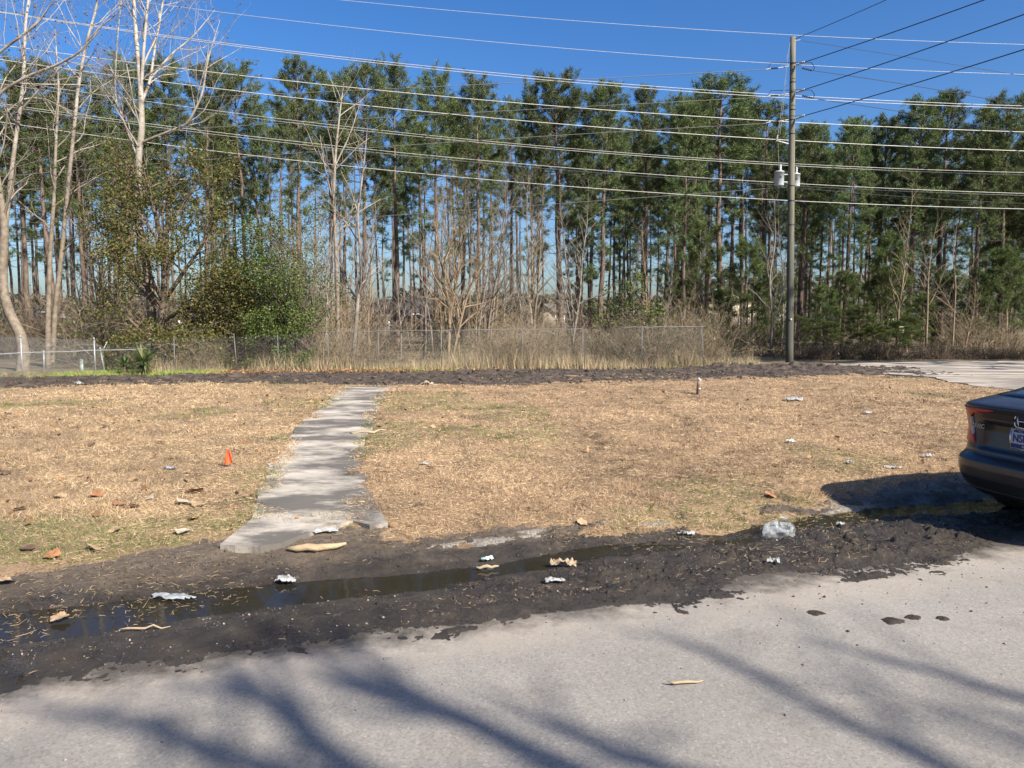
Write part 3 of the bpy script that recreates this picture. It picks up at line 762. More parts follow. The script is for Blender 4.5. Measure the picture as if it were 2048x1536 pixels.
# ---- broadleaf trees without leaves
def grow(out, p, d, L, r, lvl, rng, sp):
    n = max(3, int(L / sp['seg'][lvl]))
    pts, de = wander(p, d, L, n, rng, sp['wig'], sp['trop'])
    out[0 if lvl < sp['split'] else 1].tube(pts, np.linspace(r, r * sp['taper'], n + 1), (7, 5, 4, 3, 3, 3)[lvl])
    kids(out, pts, np.linspace(r, r * sp['taper'], n + 1), L, lvl, rng, sp)
def kids(out, pts, rad, L, lvl, rng, sp, lo=None):
    if lvl + 1 >= sp['levels']:
        out[2].append(pts[-1]); return
    n = len(pts) - 1
    cnt = sp['n'][lvl]
    if isinstance(cnt, float): cnt = max(1, int(cnt * L))
    for q in range(cnt):
        f = (lo if lo is not None else sp['from']) + (1 - (lo if lo is not None else sp['from'])) * (q + rng.uniform()) / cnt
        i = min(n - 1, int(f * n)); w = f * n - i
        p = pts[i] + (pts[i + 1] - pts[i]) * w; r = rad[i] + (rad[i + 1] - rad[i]) * w
        dd = aside(pts[i + 1] - pts[i], rng.uniform(*sp['ang']), rng)
        l2 = L * rng.uniform(*sp['ratio']) * (1.15 - .6 * f)
        l2 = min(l2, sp.get('maxlen', 99) / (lvl + 1))
        grow(out, p, dd, l2, max(r * rng.uniform(*sp.get('rk', (.45, .7))), sp['rmin']), lvl + 1, rng, sp)
SP = dict(levels=5, n=[2.2, 2.0, 2.4, 2.6], seg=[.5, .35, .25, .2, .15], wig=.13, trop=.05, taper=.35, split=2, ang=(.45, .95), ratio=(.28, .5), rmin=.005)
SP['from'] = .2

m, nt, b = mat('sycamore_bark')       # brown and flaky low down, white high up
v = coords(nt)
sx = nd(nt, 'ShaderNodeSeparateXYZ'); nt.links.new(v, sx.inputs[0])
pat = noise_node(nt, stretch(nt, v, (3, 3, 1.6)), 1.6, 5, .6)
ad = nd(nt, 'ShaderNodeMath', operation='MULTIPLY_ADD'); nt.links.new(pat, ad.inputs[0]); ad.inputs[1].default_value = 6.0; nt.links.new(sx.outputs[2], ad.inputs[2])
hgt = nd(nt, 'ShaderNodeMapRange'); nt.links.new(ad.outputs[0], hgt.inputs[0]); hgt.inputs['From Min'].default_value = 8.0; hgt.inputs['From Max'].default_value = 13.5
low_c = ramp(nt, noise_node(nt, v, 7, 5), [(.3, (.10, .078, .055)), (.7, (.235, .19, .14))])
hi_c = ramp(nt, noise_node(nt, v, 2.6, 4), [(.36, (.17, .135, .10)), (.48, (.33, .30, .255)), (.8, (.46, .44, .395))])
nt.links.new(mixc(nt, hgt.outputs[0], low_c, hi_c), b.inputs['Base Color']); b.inputs['Roughness'].default_value = .8
bump(nt, b, pat, .4, .03)
SYC = m
PALE = simple_mat('pale_twig_bark', (.125, .105, .085), (.27, .24, .20), 4, .85, (20, .5, .02))
TAN = simple_mat('tan_twig_bark', (.13, .095, .06), (.27, .205, .13), 3, .9, (20, .5, .02))
GREY = simple_mat('grey_twig_bark', (.085, .07, .058), (.20, .17, .14), 3, .9, (20, .5, .02))
DARKB = simple_mat('dark_bark', (.06, .045, .035), (.16, .12, .09), 3, .9, (20, .8, .03))
BALL = simple_mat('seed_ball_brown', (.05, .035, .02), (.12, .08, .05), 20, .9)

def smooth_path(pts, rad, k=6):
    pts = np.asarray(pts, float); n = len(pts); t = np.arange(n); tt = np.linspace(0, n - 1, (n - 1) * k + 1)
    out = np.stack([np.interp(tt, t, pts[:, i]) for i in range(3)], 1); r = np.interp(tt, t, rad)
    for _ in range(3): out[1:-1] = (out[:-2] + 2 * out[1:-1] + out[2:]) / 4
    return out, r
def hero(name, limbs, label, seed, bark, twig, sp, leaf=None, balls=0, cat='tree', thick=1.0, skirt=None):
    """limbs: list of (pixel path with depth, radii); everything sits at its real distance"""
    rng = np.random.default_rng(seed)
    out = [Geo(), Geo(), []]
    base = None
    for path, rad, grow_from in limbs:
        pts = np.array([P(*q) for q in path])
        if base is None: base = np.array([pts[0][0], pts[0][1], 0.0])
        pts, r = smooth_path(pts, rad)
        r = r * thick
        out[0].tube(pts - base, r, 9)
        if grow_from is not None:
            L = np.linalg.norm(np.diff(pts, axis=0), axis=1).sum()
            kids(out, pts - base, r, min(L, 5.5), 0, rng, sp, grow_from)
    root = empty(name, base, 0, label, cat)
    out[0].obj('trunk', bark, root, True)
    if out[1].n: out[1].obj('crown', twig, root)
    tips = np.array(out[2])
    if balls and len(tips):
        sel = tips[rng.choice(len(tips), min(balls, len(tips)), False)]
        g = Geo()
        for c_ in sel: g.lathe([(.002, -.028), (.026, -.012), (.026, .012), (.002, .028)], 5, c_ + [0, 0, -.06])
        tag(g.obj('seed_balls', BALL, root), kind='stuff')
    if leaf:
        m_, n_, spread, size, zr = leaf
        ok = tips[(tips[:, 2] > zr[0]) & (tips[:, 2] < zr[1])]
        ok = ok[rng.uniform(size=len(ok)) < np.interp(ok[:, 2], [0, 3, zr[1] if zr[1] < 8 else 7], [.5, .5, .34])]
        C = ok[rng.integers(0, len(ok), n_)] + rng.normal(size=(n_, 3)) * spread
        if skirt:
            k_, (x0, x1), zmax, dy = skirt
            t_ = rng.uniform(size=k_); cx = x0 + (x1 - x0) * t_
            lim = zmax * (.55 + .9 * np.clip(fbm(cx, cx * 0 + base[1], 1.3, seed, 3) + .4, 0, 1))
            C2 = np.stack([cx - base[0], rng.normal(size=k_) * .30 + dy, rng.uniform(.03, 1, k_) ** .9 * lim], 1)
            C2 = C2[fbm(C2[:, 0] + base[0], C2[:, 2] * 1.4, 2.2, seed + 3, 3) > -.12]
            C = np.concatenate([C, C2])
        V, F = leaves(C, size, rng)
        link('leaves', mk_mesh('leaves', V, F, m_), root)
    return root
LEAF_MIX = leaf_mat('vine_and_autumn_leaves', [(.06, .085, .022), (.105, .125, .03), (.165, .175, .043), (.08, .11, .027), (.20, .185, .055), (.09, .12, .03), (.29, .18, .06), (.135, .15, .037)], .35, .5, .15)
LEAF_GREEN = leaf_mat('glossy_evergreen_leaves', [(.04, .062, .016), (.072, .108, .024), (.108, .148, .034), (.155, .18, .05)], .3, .4, .15)
LEAF_OLIVE = leaf_mat('olive_bramble_leaves', [(.05, .07, .02), (.10, .11, .03), (.16, .12, .045), (.07, .09, .025)], .3, .6, .2)

SPH = dict(SP); SPH.update(levels=5, n=[2.6, 3.2, 3.6, 3.2], ratio=(.32, .6), maxlen=3.2, rmin=.0042, rk=(.26, .48), trop=.05, wig=.16)
hero('sycamore_tree', [
    ([(45, 750, 24.3), (48, 705, 24.3), (40, 665, 24.3), (18, 625, 24.3), (6, 580, 24.3), (6, 520, 24.3), (10, 460, 24.3), (2, 400, 24.2), (-14, 300, 24.1), (-30, 180, 24.0), (-40, 20, 24), (-40, -160, 24)], [.30, .24, .22, .21, .19, .18, .17, .13, .12, .10, .08, .04], .55),
    ([(10, 470, 24.3), (20, 367, 24.5), (33, 267, 24.7), (47, 167, 24.8), (50, 50, 24.9), (62, -30, 25), (80, -200, 25)], [.10, .095, .085, .075, .06, .05, .02], .25),
    ([(-30, 250, 24.1), (0, 183, 23.8), (60, 150, 23.6), (110, 132, 23.4), (158, 106, 23.2), (200, 60, 23)], [.07, .065, .06, .05, .04, .02], .15),
    ([(-40, 150, 24.1), (0, 103, 23.8), (48, 68, 23.6), (78, 45, 23.5), (112, -8, 23.3)], [.06, .055, .05, .04, .02], .15),
    ([(47, 215, 24.8), (80, 178, 24.6), (118, 138, 24.4), (160, 110, 24.2)], [.045, .04, .03, .015], .2)],
    'sycamore with a curved leaning trunk behind the left chain-link fence', 31, SYC, PALE, SPH, None, 260, 'tree', .72)
hero('sycamore_tree', [
    ([(96, 735, 26), (96, 640, 26), (100, 510, 26), (108, 400, 26), (112, 280, 26), (118, 180, 26), (110, 60, 26)], [.16, .14, .12, .09, .07, .05, .02], .4),
    ([(104, 735, 26.1), (110, 620, 26.1), (123, 510, 26.1), (137, 367, 26.1), (147, 267, 26.1), (157, 167, 26.1), (173, 83, 26), (193, 17, 26), (205, -80, 26)], [.15, .13, .12, .105, .095, .085, .07, .055, .03], .3),
    ([(123, 505, 26.1), (150, 480, 25.9), (155, 455, 25.8), (132, 430, 25.7)], [.05, .045, .03, .015], .3),
    ([(173, 83, 26), (205, 50, 25.8), (238, 25, 25.6), (250, -30, 25.5)], [.045, .035, .025, .012], .2)],
    'pair of thin tan sycamore trunks between the curved sycamore and the white one', 32, SYC, PALE, SPH, None, 120, 'tree', .62)
hero('sycamore_tree', [
    ([(302, 735, 26.5), (305, 640, 26.5), (296, 540, 26.5), (275, 440, 26.5), (277, 310, 26.5), (284, 262, 26.5), (281, 167, 26.5), (271, 60, 26.5), (266, -20, 26.5), (262, -150, 26.5)], [.24, .21, .19, .17, .15, .145, .12, .09, .075, .04], .35),
    ([(282, 180, 26.5), (288, 90, 26.3), (296, 0, 26.2), (304, -120, 26.1)], [.085, .07, .055, .03], .3),
    ([(281, 210, 26.5), (300, 165, 26.7), (312, 80, 26.9), (325, 10, 27), (340, -90, 27)], [.075, .065, .05, .04, .02], .2),
    ([(284, 285, 26.5), (330, 266, 26.2), (375, 250, 26.0), (405, 190, 25.8), (415, 120, 25.7), (440, 40, 25.6)], [.075, .065, .055, .045, .035, .012], .2),
    ([(300, 160, 26.7), (340, 110, 26.9), (385, 75, 27.1), (430, 20, 27.3)], [.05, .04, .03, .012], .1),
    ([(277, 320, 26.5), (250, 250, 26.4), (228, 190, 26.3), (236, 60, 26.2), (246, -20, 26.1)], [.05, .042, .034, .025, .012], .2)],
    'tall white-barked sycamore rising above the leafy thicket', 33, SYC, PALE, SPH, None, 60, 'tree', .72)
# the leafy vine-draped tree below it
SPL = dict(SP); SPL.update(levels=4, n=[2.6, 2.8, 3.0], ratio=(.35, .6), maxlen=3.0, rmin=.006, trop=.03)
hero('leafy_tree', [
    ([(318, 738, 26.0), (322, 650, 26.0), (330, 560, 26), (322, 470, 26), (300, 390, 26), (285, 330, 26)], [.14, .12, .10, .08, .05, .02], .25),
    ([(330, 600, 26), (370, 540, 25.7), (405, 490, 25.5), (430, 440, 25.4)], [.08, .06, .045, .02], .15),
    ([(322, 610, 26), (282, 560, 25.6), (248, 500, 25.4), (235, 440, 25.3)], [.08, .06, .04, .02], .15),
    ([(330, 640, 26), (400, 600, 25.2), (455, 560, 25), (500, 545, 24.9)], [.07, .05, .04, .02], .15),
    ([(322, 700, 26), (280, 660, 25.0), (240, 620, 24.6), (214, 560, 24.5)], [.06, .05, .035, .015], .1),
    ([(322, 715, 26), (360, 690, 25.0), (410, 655, 24.7), (450, 640, 24.6)], [.06, .05, .035, .015], .1),
    ([(300, 520, 26), (270, 440, 26.3), (250, 380, 26.4), (262, 320, 26.4)], [.05, .04, .03, .01], .15),
    ([(322, 480, 26), (360, 420, 26.3), (395, 360, 26.5), (420, 330, 26.5)], [.05, .04, .03, .01], .15)],
    'vine-draped leafy tree with green and orange leaves in front of the white sycamore', 34, DARKB, GREY, SPL, (LEAF_MIX, 21000, .24, .085, (.1, 7.2)), 0, 'tree', 1.0, (5000, (-13.4, -9.2), 1.2, -1.3))
SPB = dict(SP); SPB.update(levels=4, n=[5.5, 3.6, 3.6], ratio=(.4, .7), maxlen=1.6, rmin=.005, trop=.02)
hero('evergreen_shrub', [
    ([(600, 741, 25.0), (592, 680, 25.0), (582, 600, 25), (575, 520, 25), (570, 480, 25)], [.07, .06, .045, .03, .01], .12),
    ([(605, 741, 25.1), (625, 690, 24.9), (628, 620, 24.8), (618, 560, 24.8)], [.05, .04, .03, .01], .12),
    ([(596, 741, 25.2), (555, 680, 25.4), (535, 600, 25.5), (530, 540, 25.5)], [.05, .04, .03, .01], .12)],
    'dense dark green evergreen shrub rising behind the fence left of centre', 35, DARKB, GREY, SPB, (LEAF_GREEN, 16000, .2, .066, (.1, 9)), 0, 'shrub', 1.0, (8000, (-8.3, -6.2), 1.9, -.75))
hero('evergreen_shrub', [
    ([(470, 741, 26.0), (468, 680, 26.0), (475, 610, 26), (480, 560, 26)], [.06, .05, .03, .01], .12),
    ([(474, 741, 26.1), (440, 690, 25.9), (425, 630, 25.8), (430, 590, 25.8)], [.05, .04, .03, .01], .12),
    ([(478, 741, 26.1), (505, 690, 25.9), (512, 630, 25.8), (505, 580, 25.8)], [.05, .04, .03, .01], .12)],
    'shadowy green shrub between the leafy tree and the denser shrub', 36, DARKB, GREY, SPB, (LEAF_MIX, 8000, .26, .08, (.1, 9)), 0, 'shrub', 1.0, (3500, (-10.6, -8.2), 1.1, -1.4))
hero('evergreen_shrub', [
    ([(1262, 715, 29.0), (1258, 670, 29.0), (1252, 620, 29), (1250, 588, 29)], [.06, .05, .03, .01], .1),
    ([(1266, 715, 29.1), (1300, 670, 28.9), (1310, 625, 28.8)], [.05, .04, .01], .1),
    ([(1258, 715, 29.1), (1222, 670, 29.3), (1212, 625, 29.3)], [.05, .04, .01], .1)],
    'round green shrub above the brambles near the fence end', 37, DARKB, GREY, SPB, (LEAF_GREEN, 3000, .13, .085, (.9, 9)), 0, 'shrub')
# thin bare trees
SPT = dict(SP); SPT.update(levels=4, n=[2.6, 2.6, 2.4], ratio=(.25, .5), maxlen=2.6, rmin=.004, trop=.07)
hero('bare_tree', [
    ([(706, 735, 25.3), (711, 650, 25.3), (716, 600, 25.3), (722, 520, 25.4), (714, 430, 25.5), (728, 330, 25.6), (735, 250, 25.7)], [.075, .065, .055, .045, .035, .022, .008], .25),
    ([(717, 590, 25.3), (740, 500, 25.0), (752, 420, 24.9)], [.03, .022, .008], .2)],
    'thin pale bare tree standing against the fence right of the evergreen shrub', 41, PALE, PALE, SPT)
hero('bare_tree', [
    ([(672, 735, 27), (676, 640, 27), (672, 510, 27), (667, 400, 27), (670, 317, 27), (680, 220, 27), (688, 165, 27)], [.085, .075, .065, .055, .045, .028, .008], .3),
    ([(668, 410, 27), (648, 330, 26.8), (640, 270, 26.7)], [.035, .025, .008], .2),
    ([(671, 330, 27), (700, 270, 27.2), (722, 200, 27.3)], [.03, .02, .008], .2)],
    'slender white-barked bare tree behind the fence, forked high up', 42, SYC, PALE, SPT)
hero('bare_tree', [
    ([(896, 730, 26.2), (900, 630, 26.2), (890, 560, 26.2), (872, 480, 26.2), (868, 420, 26.2)], [.06, .05, .04, .025, .008], .15),
    ([(902, 730, 26.3), (916, 665, 26.2), (936, 583, 26.1), (968, 520, 26.0), (1000, 470, 26)], [.055, .045, .035, .022, .008], .15),
    ([(899, 640, 26.2), (915, 560, 26.4), (920, 480, 26.5), (930, 415, 26.5)], [.035, .028, .02, .008], .15),
    ([(893, 600, 26.2), (862, 540, 26.4), (846, 470, 26.5)], [.03, .022, .008], .15)],
    'spreading tan multi-stemmed bare tree at the middle of the fence', 43, TAN, TAN, dict(SPT, n=[4.2, 3.4, 3.0], maxlen=2.2))
hero('bare_tree', [
    ([(1540, 715, 33), (1545, 640, 33), (1538, 560, 33), (1552, 480, 33), (1548, 400, 33)], [.06, .05, .04, .025, .008], .2),
    ([(1545, 650, 33), (1568, 580, 33), (1572, 500, 33)], [.03, .02, .008], .2)],
    'thin pale leaning bare tree just left of the utility pole', 44, PALE, GREY, SPT, None, 0, 'tree', .8)
hero('bare_tree', [
    ([(1852, 695, 37.5), (1855, 620, 37.5), (1856, 560, 37.5), (1862, 500, 37.5), (1875, 440, 37.5)], [.07, .06, .045, .03, .008], .25),
    ([(1856, 560, 37.5), (1880, 535, 37.3), (1905, 520, 37.2)], [.03, .02, .008], .2)],
    'pale bare tree with a forked top among the right-hand pines', 45, TAN, GREY, SPT, None, 0, 'tree', .75)
hero('bare_tree', [
    ([(1905, 695, 38), (1908, 640, 38), (1912, 570, 38), (1905, 510, 38), (1915, 440, 38)], [.06, .05, .04, .025, .008], .1),
    ([(1908, 620, 38), (1870, 590, 37.8), (1830, 580, 37.6)], [.03, .02, .006], .1),
    ([(1910, 580, 38), (1940, 540, 37.8), (1960, 500, 37.6)], [.03, .02, .006], .1)],
    'twiggy grey bare tree beside the forked one at the right of the wood', 46, TAN, PALE, dict(SPT, n=[4, 3.4, 3.0]), None, 0, 'tree', .75)

# saplings and brush, built once each and set out as individuals
def bare_proto(seed, H, m_, name, sp):
    rng = np.random.default_rng(seed); out = [Geo(), Geo(), []]
    pts, _ = wander((0, 0, -.05), (rng.normal() * .05, rng.normal() * .05, 1), H, 12, rng, .05, .06)
    r = np.linspace(.012 * H ** .8 + .01, .005, 13)
    out[0].tube(pts, r, 5); kids(out, pts, r, H * .45, 0, rng, sp, .22)
    root = empty(name); out[0].obj('trunk', m_, root, True); out[1].obj('crown', m_, root); root['h'] = H
    return root
SPS = dict(SP); SPS.update(levels=4, n=[26, 3, 3], ratio=(.25, .55), maxlen=2.0, rmin=.004, trop=.06, split=1)
sapl = Kind([bare_proto(500 + i, 8, m_, 'bare_sapling', SPS) for i, m_ in enumerate([GREY, TAN, PALE, GREY, TAN])])
sl = []
for j in range(74):
    px = rng.uniform(150, 2060); 
    if rng.uniform() < .45: px = rng.uniform(560, 1080)
    sl.append((px, rng.uniform(330, 590), rng.uniform(28, 44) if px < 1400 else rng.uniform(38, 46)))
for j in range(16): sl.append((rng.uniform(140, 640), rng.uniform(360, 560), rng.uniform(27.5, 33)))
for i, (px, py, Yd) in enumerate(sl):
    top = P(px, py, Yd); s = top[2] / 8
    later(sapl.place(i, (top[0], Yd, 0), (max(s, .7),) * 2 + (s,), rng.uniform(0, 6.28), None, 'sapling', 'bare saplings in the wood'), ('grey', 'tan', 'pale', 'grey', 'tan')[i % 5] + ' leafless sapling', px)

BR_STEM = simple_mat('bramble_stems', (.11, .085, .056), (.36, .275, .18), 2.5, .9)
BR_STEM2 = simple_mat('red_brown_stems', (.045, .032, .024), (.13, .09, .062), 2.5, .9)  # brown bramble stems; also the shade tone given to the driveway weeds
def bramble_proto(seed, m_, n=120, h=1.5, w=1.1, leafn=260, leafm=None):
    rng = np.random.default_rng(seed); g = Geo(); tips = []
    for i in range(n):
        p = np.array([rng.normal() * w * .45, rng.normal() * w * .45, -.05])
        d = np.array([rng.normal() * .5, rng.normal() * .5, 1.0])
        L = h * rng.uniform(.6, 1.7)
        pts, _ = wander(p, d, L, 7, rng, .20, -.05 if rng.uniform() < .6 else .03)
        g.tube(pts, np.linspace(.008, .003, 8), 3)
        for q in range(3):
            k = rng.integers(2, 7); b2, _ = wander(pts[k], rng.normal(size=3) + [0, 0, .3], L * .3, 3, rng, .25, 0)
            g.tube(b2, np.linspace(.004, .002, 4), 3); tips.append(b2[-1]); tips.append(b2[1])
    root = empty('bramble_bush'); g.obj('stems', m_, root)
    if leafn:
        tips = np.array(tips); C = tips[rng.integers(0, len(tips), leafn)] + rng.normal(size=(leafn, 3)) * .06
        V, F = leaves(C, .065, rng); link('leaves', mk_mesh('leaves', V, F, leafm or LEAF_OLIVE), root)
    root['h'] = h
    return root
bram = Kind([bramble_proto(600, BR_STEM, 120, 1.5, 1.2, 220), bramble_proto(601, BR_STEM, 130, 1.5, 1.0, 260), bramble_proto(602, BR_STEM, 110, 1.4, 1.3, 900, LEAF_GREEN), bramble_proto(603, BR_STEM2, 110, 1.5, 1.1, 30), bramble_proto(604, BR_STEM, 130, 1.7, 1.0, 0), bramble_proto(605, BR_STEM2, 100, 1.3, 1.3, 420, LEAF_MIX)])
FA, FB = G(213, 748, .05), G(1408, 735, .05)      # the long fence
def fence_y(x): return FA[1] + (FB[1] - FA[1]) * (x - FA[0]) / (FB[0] - FA[0])
bl = []
for j in range(34):      # along the fence
    x = rng.uniform(-11, 7.2); 
    if rng.uniform() < .4: x = rng.uniform(-1, 7)
    bl.append((x, fence_y(x) + rng.uniform(.5, 3.2), rng.uniform(.6, 1.05) * (1.05 if x > -.5 else .9), 'behind the chain-link fence'))
for j in range(13):      # right of the fence and at the wood's edge
    x = rng.uniform(7, 29); bl.append((x, rng.uniform(33, 38) if x < 12 else rng.uniform(39, 44), rng.uniform(.7, 1.3), 'at the foot of the pines right of the fence'))
for j in range(16):      # thick brown brush behind the left trees
    x = rng.uniform(-17, -5.5); bl.append((x, rng.uniform(26.5, 32), rng.uniform(1.1, 1.8), 'in the shade under the left trees'))
for j in range(24):      # deeper in the wood
    x = rng.uniform(-30, 14); bl.append((x, rng.uniform(32, 46), rng.uniform(.9, 1.6), 'in the shade under the pines'))
for i, (x, y, s, where) in enumerate(bl):
    kb = int(rng.integers(0, 6))
    later(bram.place(kb, (x, y, .0), (s, s, s * rng.uniform(.8, 1.15)), rng.uniform(0, 6.28), None, 'bush', 'bramble bushes ' + where), ('tangled brown', 'tangled olive', 'green-leaved', 'dark reddish', 'bare brown', 'mixed-leaf')[kb] + (' bramble bush' if 'fence' in where and 'foot' not in where else ' bush under the pines'), 1024 + FPX * x / y)
# low weeds beside the driveway, their stems coloured dark to stand in for shade
weedk = Kind([bramble_proto(620 + i, BR_STEM2, 90, .55, .9, lf) for i, lf in enumerate([60, 160, 20])])
for i in range(34):
    x = rng.uniform(10.6, 25); y = np.interp(x, [10, 14, 20, 32], [30.6, 30.8, 31.2, 32.4]) + rng.uniform(-.6, 1.6)
    later(weedk.place(i, (x, y, .03), rng.uniform(.7, 1.25), rng.uniform(0, 6.28), None, 'weed clump', 'weeds tinted dark for shade beyond the driveway'), 'low weed clump tinted for shade', 1024 + FPX * x / y)

# tall dry grass, green ground weeds, leaf litter: uncountable
n = 36000
x = np.concatenate([rng.uniform(-6.5, 8.5, 15000), rng.uniform(-11, -6, 5000), rng.uniform(9.5, 34, 16000)])
rng.shuffle(x[:20000])
y = np.concatenate([fence_y(x[:20000]) + rng.gamma(1.4, 1.0, 20000) - .35, np.interp(x[20000:], [9, 14, 20, 34], [31.5, 33.2, 33.5, 35]) + rng.gamma(2.0, 1.8, 16000)])
hgt = np.concatenate([rng.uniform(.12, .6, 20000), rng.uniform(.15, .5, 16000)]) * (.15 + 1.5 * np.clip(fbm(x, y, .7, 95, 4) + .45, 0, 1))
d = np.stack([rng.normal(size=n) * .28, rng.normal(size=n) * .28, np.ones(n)], 1)
V, F = blades(np.stack([x, y, np.full(n, .02)], 1), d, hgt, .014, rng)
c = np.array([.44, .34, .21]) * rng.uniform(.35, 1.35, n)[:, None]
gr = rng.uniform(size=n) < .12; c[gr] = np.array([.11, .14, .04])
tag(link('tall_dry_grass', mk_mesh('tall_dry_grass', V, F, GRASS, False, np.repeat(c, 3, 0))), 'tall tan dry grass behind the fence and beyond the driveway', 'grass', kind='stuff')
n = 15000
x = np.concatenate([rng.uniform(-13.2, -8.6, 7000), rng.uniform(-9, 6.5, 6000), rng.uniform(-20, -12.5, 2000)])
y = np.concatenate([np.interp(x[:7000], [-13.2, -8.6], [21.5, 22.3]) + rng.uniform(0, 1.5, 7000), fence_y(x[7000:13000]) - rng.uniform(-.2, .7, 6000), rng.uniform(21.3, 23, 2000)])
keep = rng.uniform(size=n) < np.concatenate([np.ones(7000), sstep(-.1, .2, fbm(x[7000:13000], y[7000:13000], .7, 97, 3)), np.full(2000, .5)])
x, y = x[keep], y[keep]; n = len(x)
d = np.stack([rng.normal(size=n) * .7, rng.normal(size=n) * .7, np.ones(n)], 1)
V, F = blades(np.stack([x, y, np.full(n, .05)], 1), d, rng.uniform(.05, .20, n), .016, rng)
c = np.array([.20, .28, .06]) * rng.uniform(.6, 1.4, n)[:, None]; tn = rng.uniform(size=n) < np.where(x > -9, .55, .15); c[tn] = np.array([.36, .26, .13])
tag(link('green_weeds', mk_mesh('green_weeds', V, F, GRASS, False, np.repeat(c, 3, 0))), 'bright green weeds growing along the foot of the fence', 'weeds', kind='stuff')
n = 2600
x = np.concatenate([rng.uniform(-9.2, -3.5, 1300), rng.uniform(-20, -12, 500), rng.uniform(-13, 0, 800)]); y = fence_y(x) - rng.uniform(-.3, .9, n)
V, F = leaves(np.stack([x, y, np.full(n, .09)], 1) + rng.normal(size=(n, 3)) * [0, 0, .02], .10, rng)
DRYLEAF = leaf_mat('dry_leaves', [(.16, .08, .04), (.32, .17, .08), (.42, .25, .13), (.26, .15, .09)], .2, .7, .1)
tag(link('leaf_litter', mk_mesh('leaf_litter', V, F, DRYLEAF)), 'drift of dry orange brown leaves along the foot of the fence', 'leaf litter', kind='stuff')

# far edge of the wood: one low mass of distant trees
rng = np.random.default_rng(8)
n = 26000
a = rng.uniform(-1, 1, n); Yd = rng.uniform(120, 150, n); x = a * Yd * .85
top = 4.2 + 3.0 * (fbm(x, Yd * 0, .12, 99, 4) + .3) + np.where(x > 30, 3.5, 0)
z = rng.uniform(0, 1, n) ** .8 * top
V, F = leaves(np.stack([x, Yd, z], 1), .9, rng)
FARM = leaf_mat('far_foliage', [(.05, .05, .035), (.09, .08, .055), (.07, .085, .04), (.13, .11, .08)], .1, .9, .1)
tag(link('far_treeline', mk_mesh('far_treeline', V, F, FARM)), 'low hazy line of distant trees seen between the trunks', 'treeline', kind='stuff')

# spiky yucca by the fence
YUC = leaf_mat('yucca_blades', [(.035, .07, .02), (.06, .11, .03), (.10, .16, .045), (.20, .20, .09)], .2, .45, .1)
def yucca(px, py, Yd, r, n, h0, seed, label):
    rng = np.random.default_rng(seed); b_ = P(px, py, Yd); b_[2] = .03
    g = Geo(); g.tube([[0, 0, -.05], [0.02, 0, h0 * .6], [0, 0, h0]], [.07, .06, .05], 7)
    Vs = Geo()
    for i in range(n):
        a = rng.uniform(0, 6.28); el = math.asin(rng.uniform(-.45, .98)); L = r * rng.uniform(.75, 1.1)
        d = np.array([math.cos(a) * math.cos(el), math.sin(a) * math.cos(el), math.sin(el)])
        p0 = np.array([0, 0, h0 * rng.uniform(.75, 1.0)]); s_ = np.cross(d, [0, 0, 1.0]); s_ /= np.linalg.norm(s_)
        p1 = p0 + d * L * .5; p2 = p0 + d * L + np.array([0, 0, -.06 * L]); w = s_ * .022
        Vs.add([p0 - w * .6, p0 + w * .6, p1 - w, p1 + w, p2, p1 + np.cross(s_, d) * .004], [[0, 1, 3], [0, 3, 2], [2, 3, 4]])
    root = empty('yucca_plant', b_, 0, label, 'yucca')
    g.obj('stem', TAN, root, True); Vs.obj('crown', YUC, root)
yucca(288, 744, 22.3, .62, 130, .45, 1, 'large spiky green yucca in front of the fence')
yucca(250, 744, 22.4, .45, 70, .35, 2, 'smaller spiky yucca with a pale stem at the leaning post')
label_later()
# pines standing just outside the view on the right: their shade falls across the strip beyond the driveway
for i, (x, y, s) in enumerate([(20.5, 21.2, .92), (24.0, 20.6, .95), (28.5, 21.6, 1.0), (33.5, 22.5, .95)]):
    o = copy_tree(next(q for q in bpy.data.objects if q.name.startswith('pine_tree') and q.parent is None and q.scale[0] > 0))
    o.location = (x, y, 0); o.rotation_euler = (0, 0, i * 1.3); o.scale = (s * 1.15, s * 1.15, s)
    tag(o, 'pine outside the view to the right, ' + ORD[i] + ' from the driveway', 'pine tree', 'pines outside the view on the right')

# ================================================================== FENCES
GALV = metal_mat('galvanised_steel', (.34, .35, .35), .5, .5)
GALV_W = metal_mat('weathered_wire', (.30, .30, .29), .55, .4)
def mesh_panel(g, A, B, h0, h1, d=.06, r=.0031):
    A, B = np.array(A, float), np.array(B, float); L = np.linalg.norm((B - A)[:2]); u = (B - A) / L
    n = int((L + max(h0, h1)) / d)
    for sgn in (1, -1):
        for k in range(n):
            c = k * d - (max(h0, h1) if sgn > 0 else 0)
            ends = []
            for z in (0.03, None):
                pass
            a0 = c if sgn > 0 else c
            us = np.linspace(0, 1, 33) * max(h0, h1)
            ul = a0 + us if sgn > 0 else a0 - us
            hl = np.interp(ul, [0, L], [h0, h1])
            ok = (ul >= 0) & (ul <= L) & (us <= hl)
            if ok.sum() < 2: continue
            i = np.where(ok)[0][[0, -1]]
            pts = np.array([A + u * ul[q] + np.array([0, 0, .03 + us[q]]) for q in i])
            g.tube(pts, r, 3)
GALV_D = metal_mat('dull_galvanised_steel', (.17, .172, .168), .6, .4)
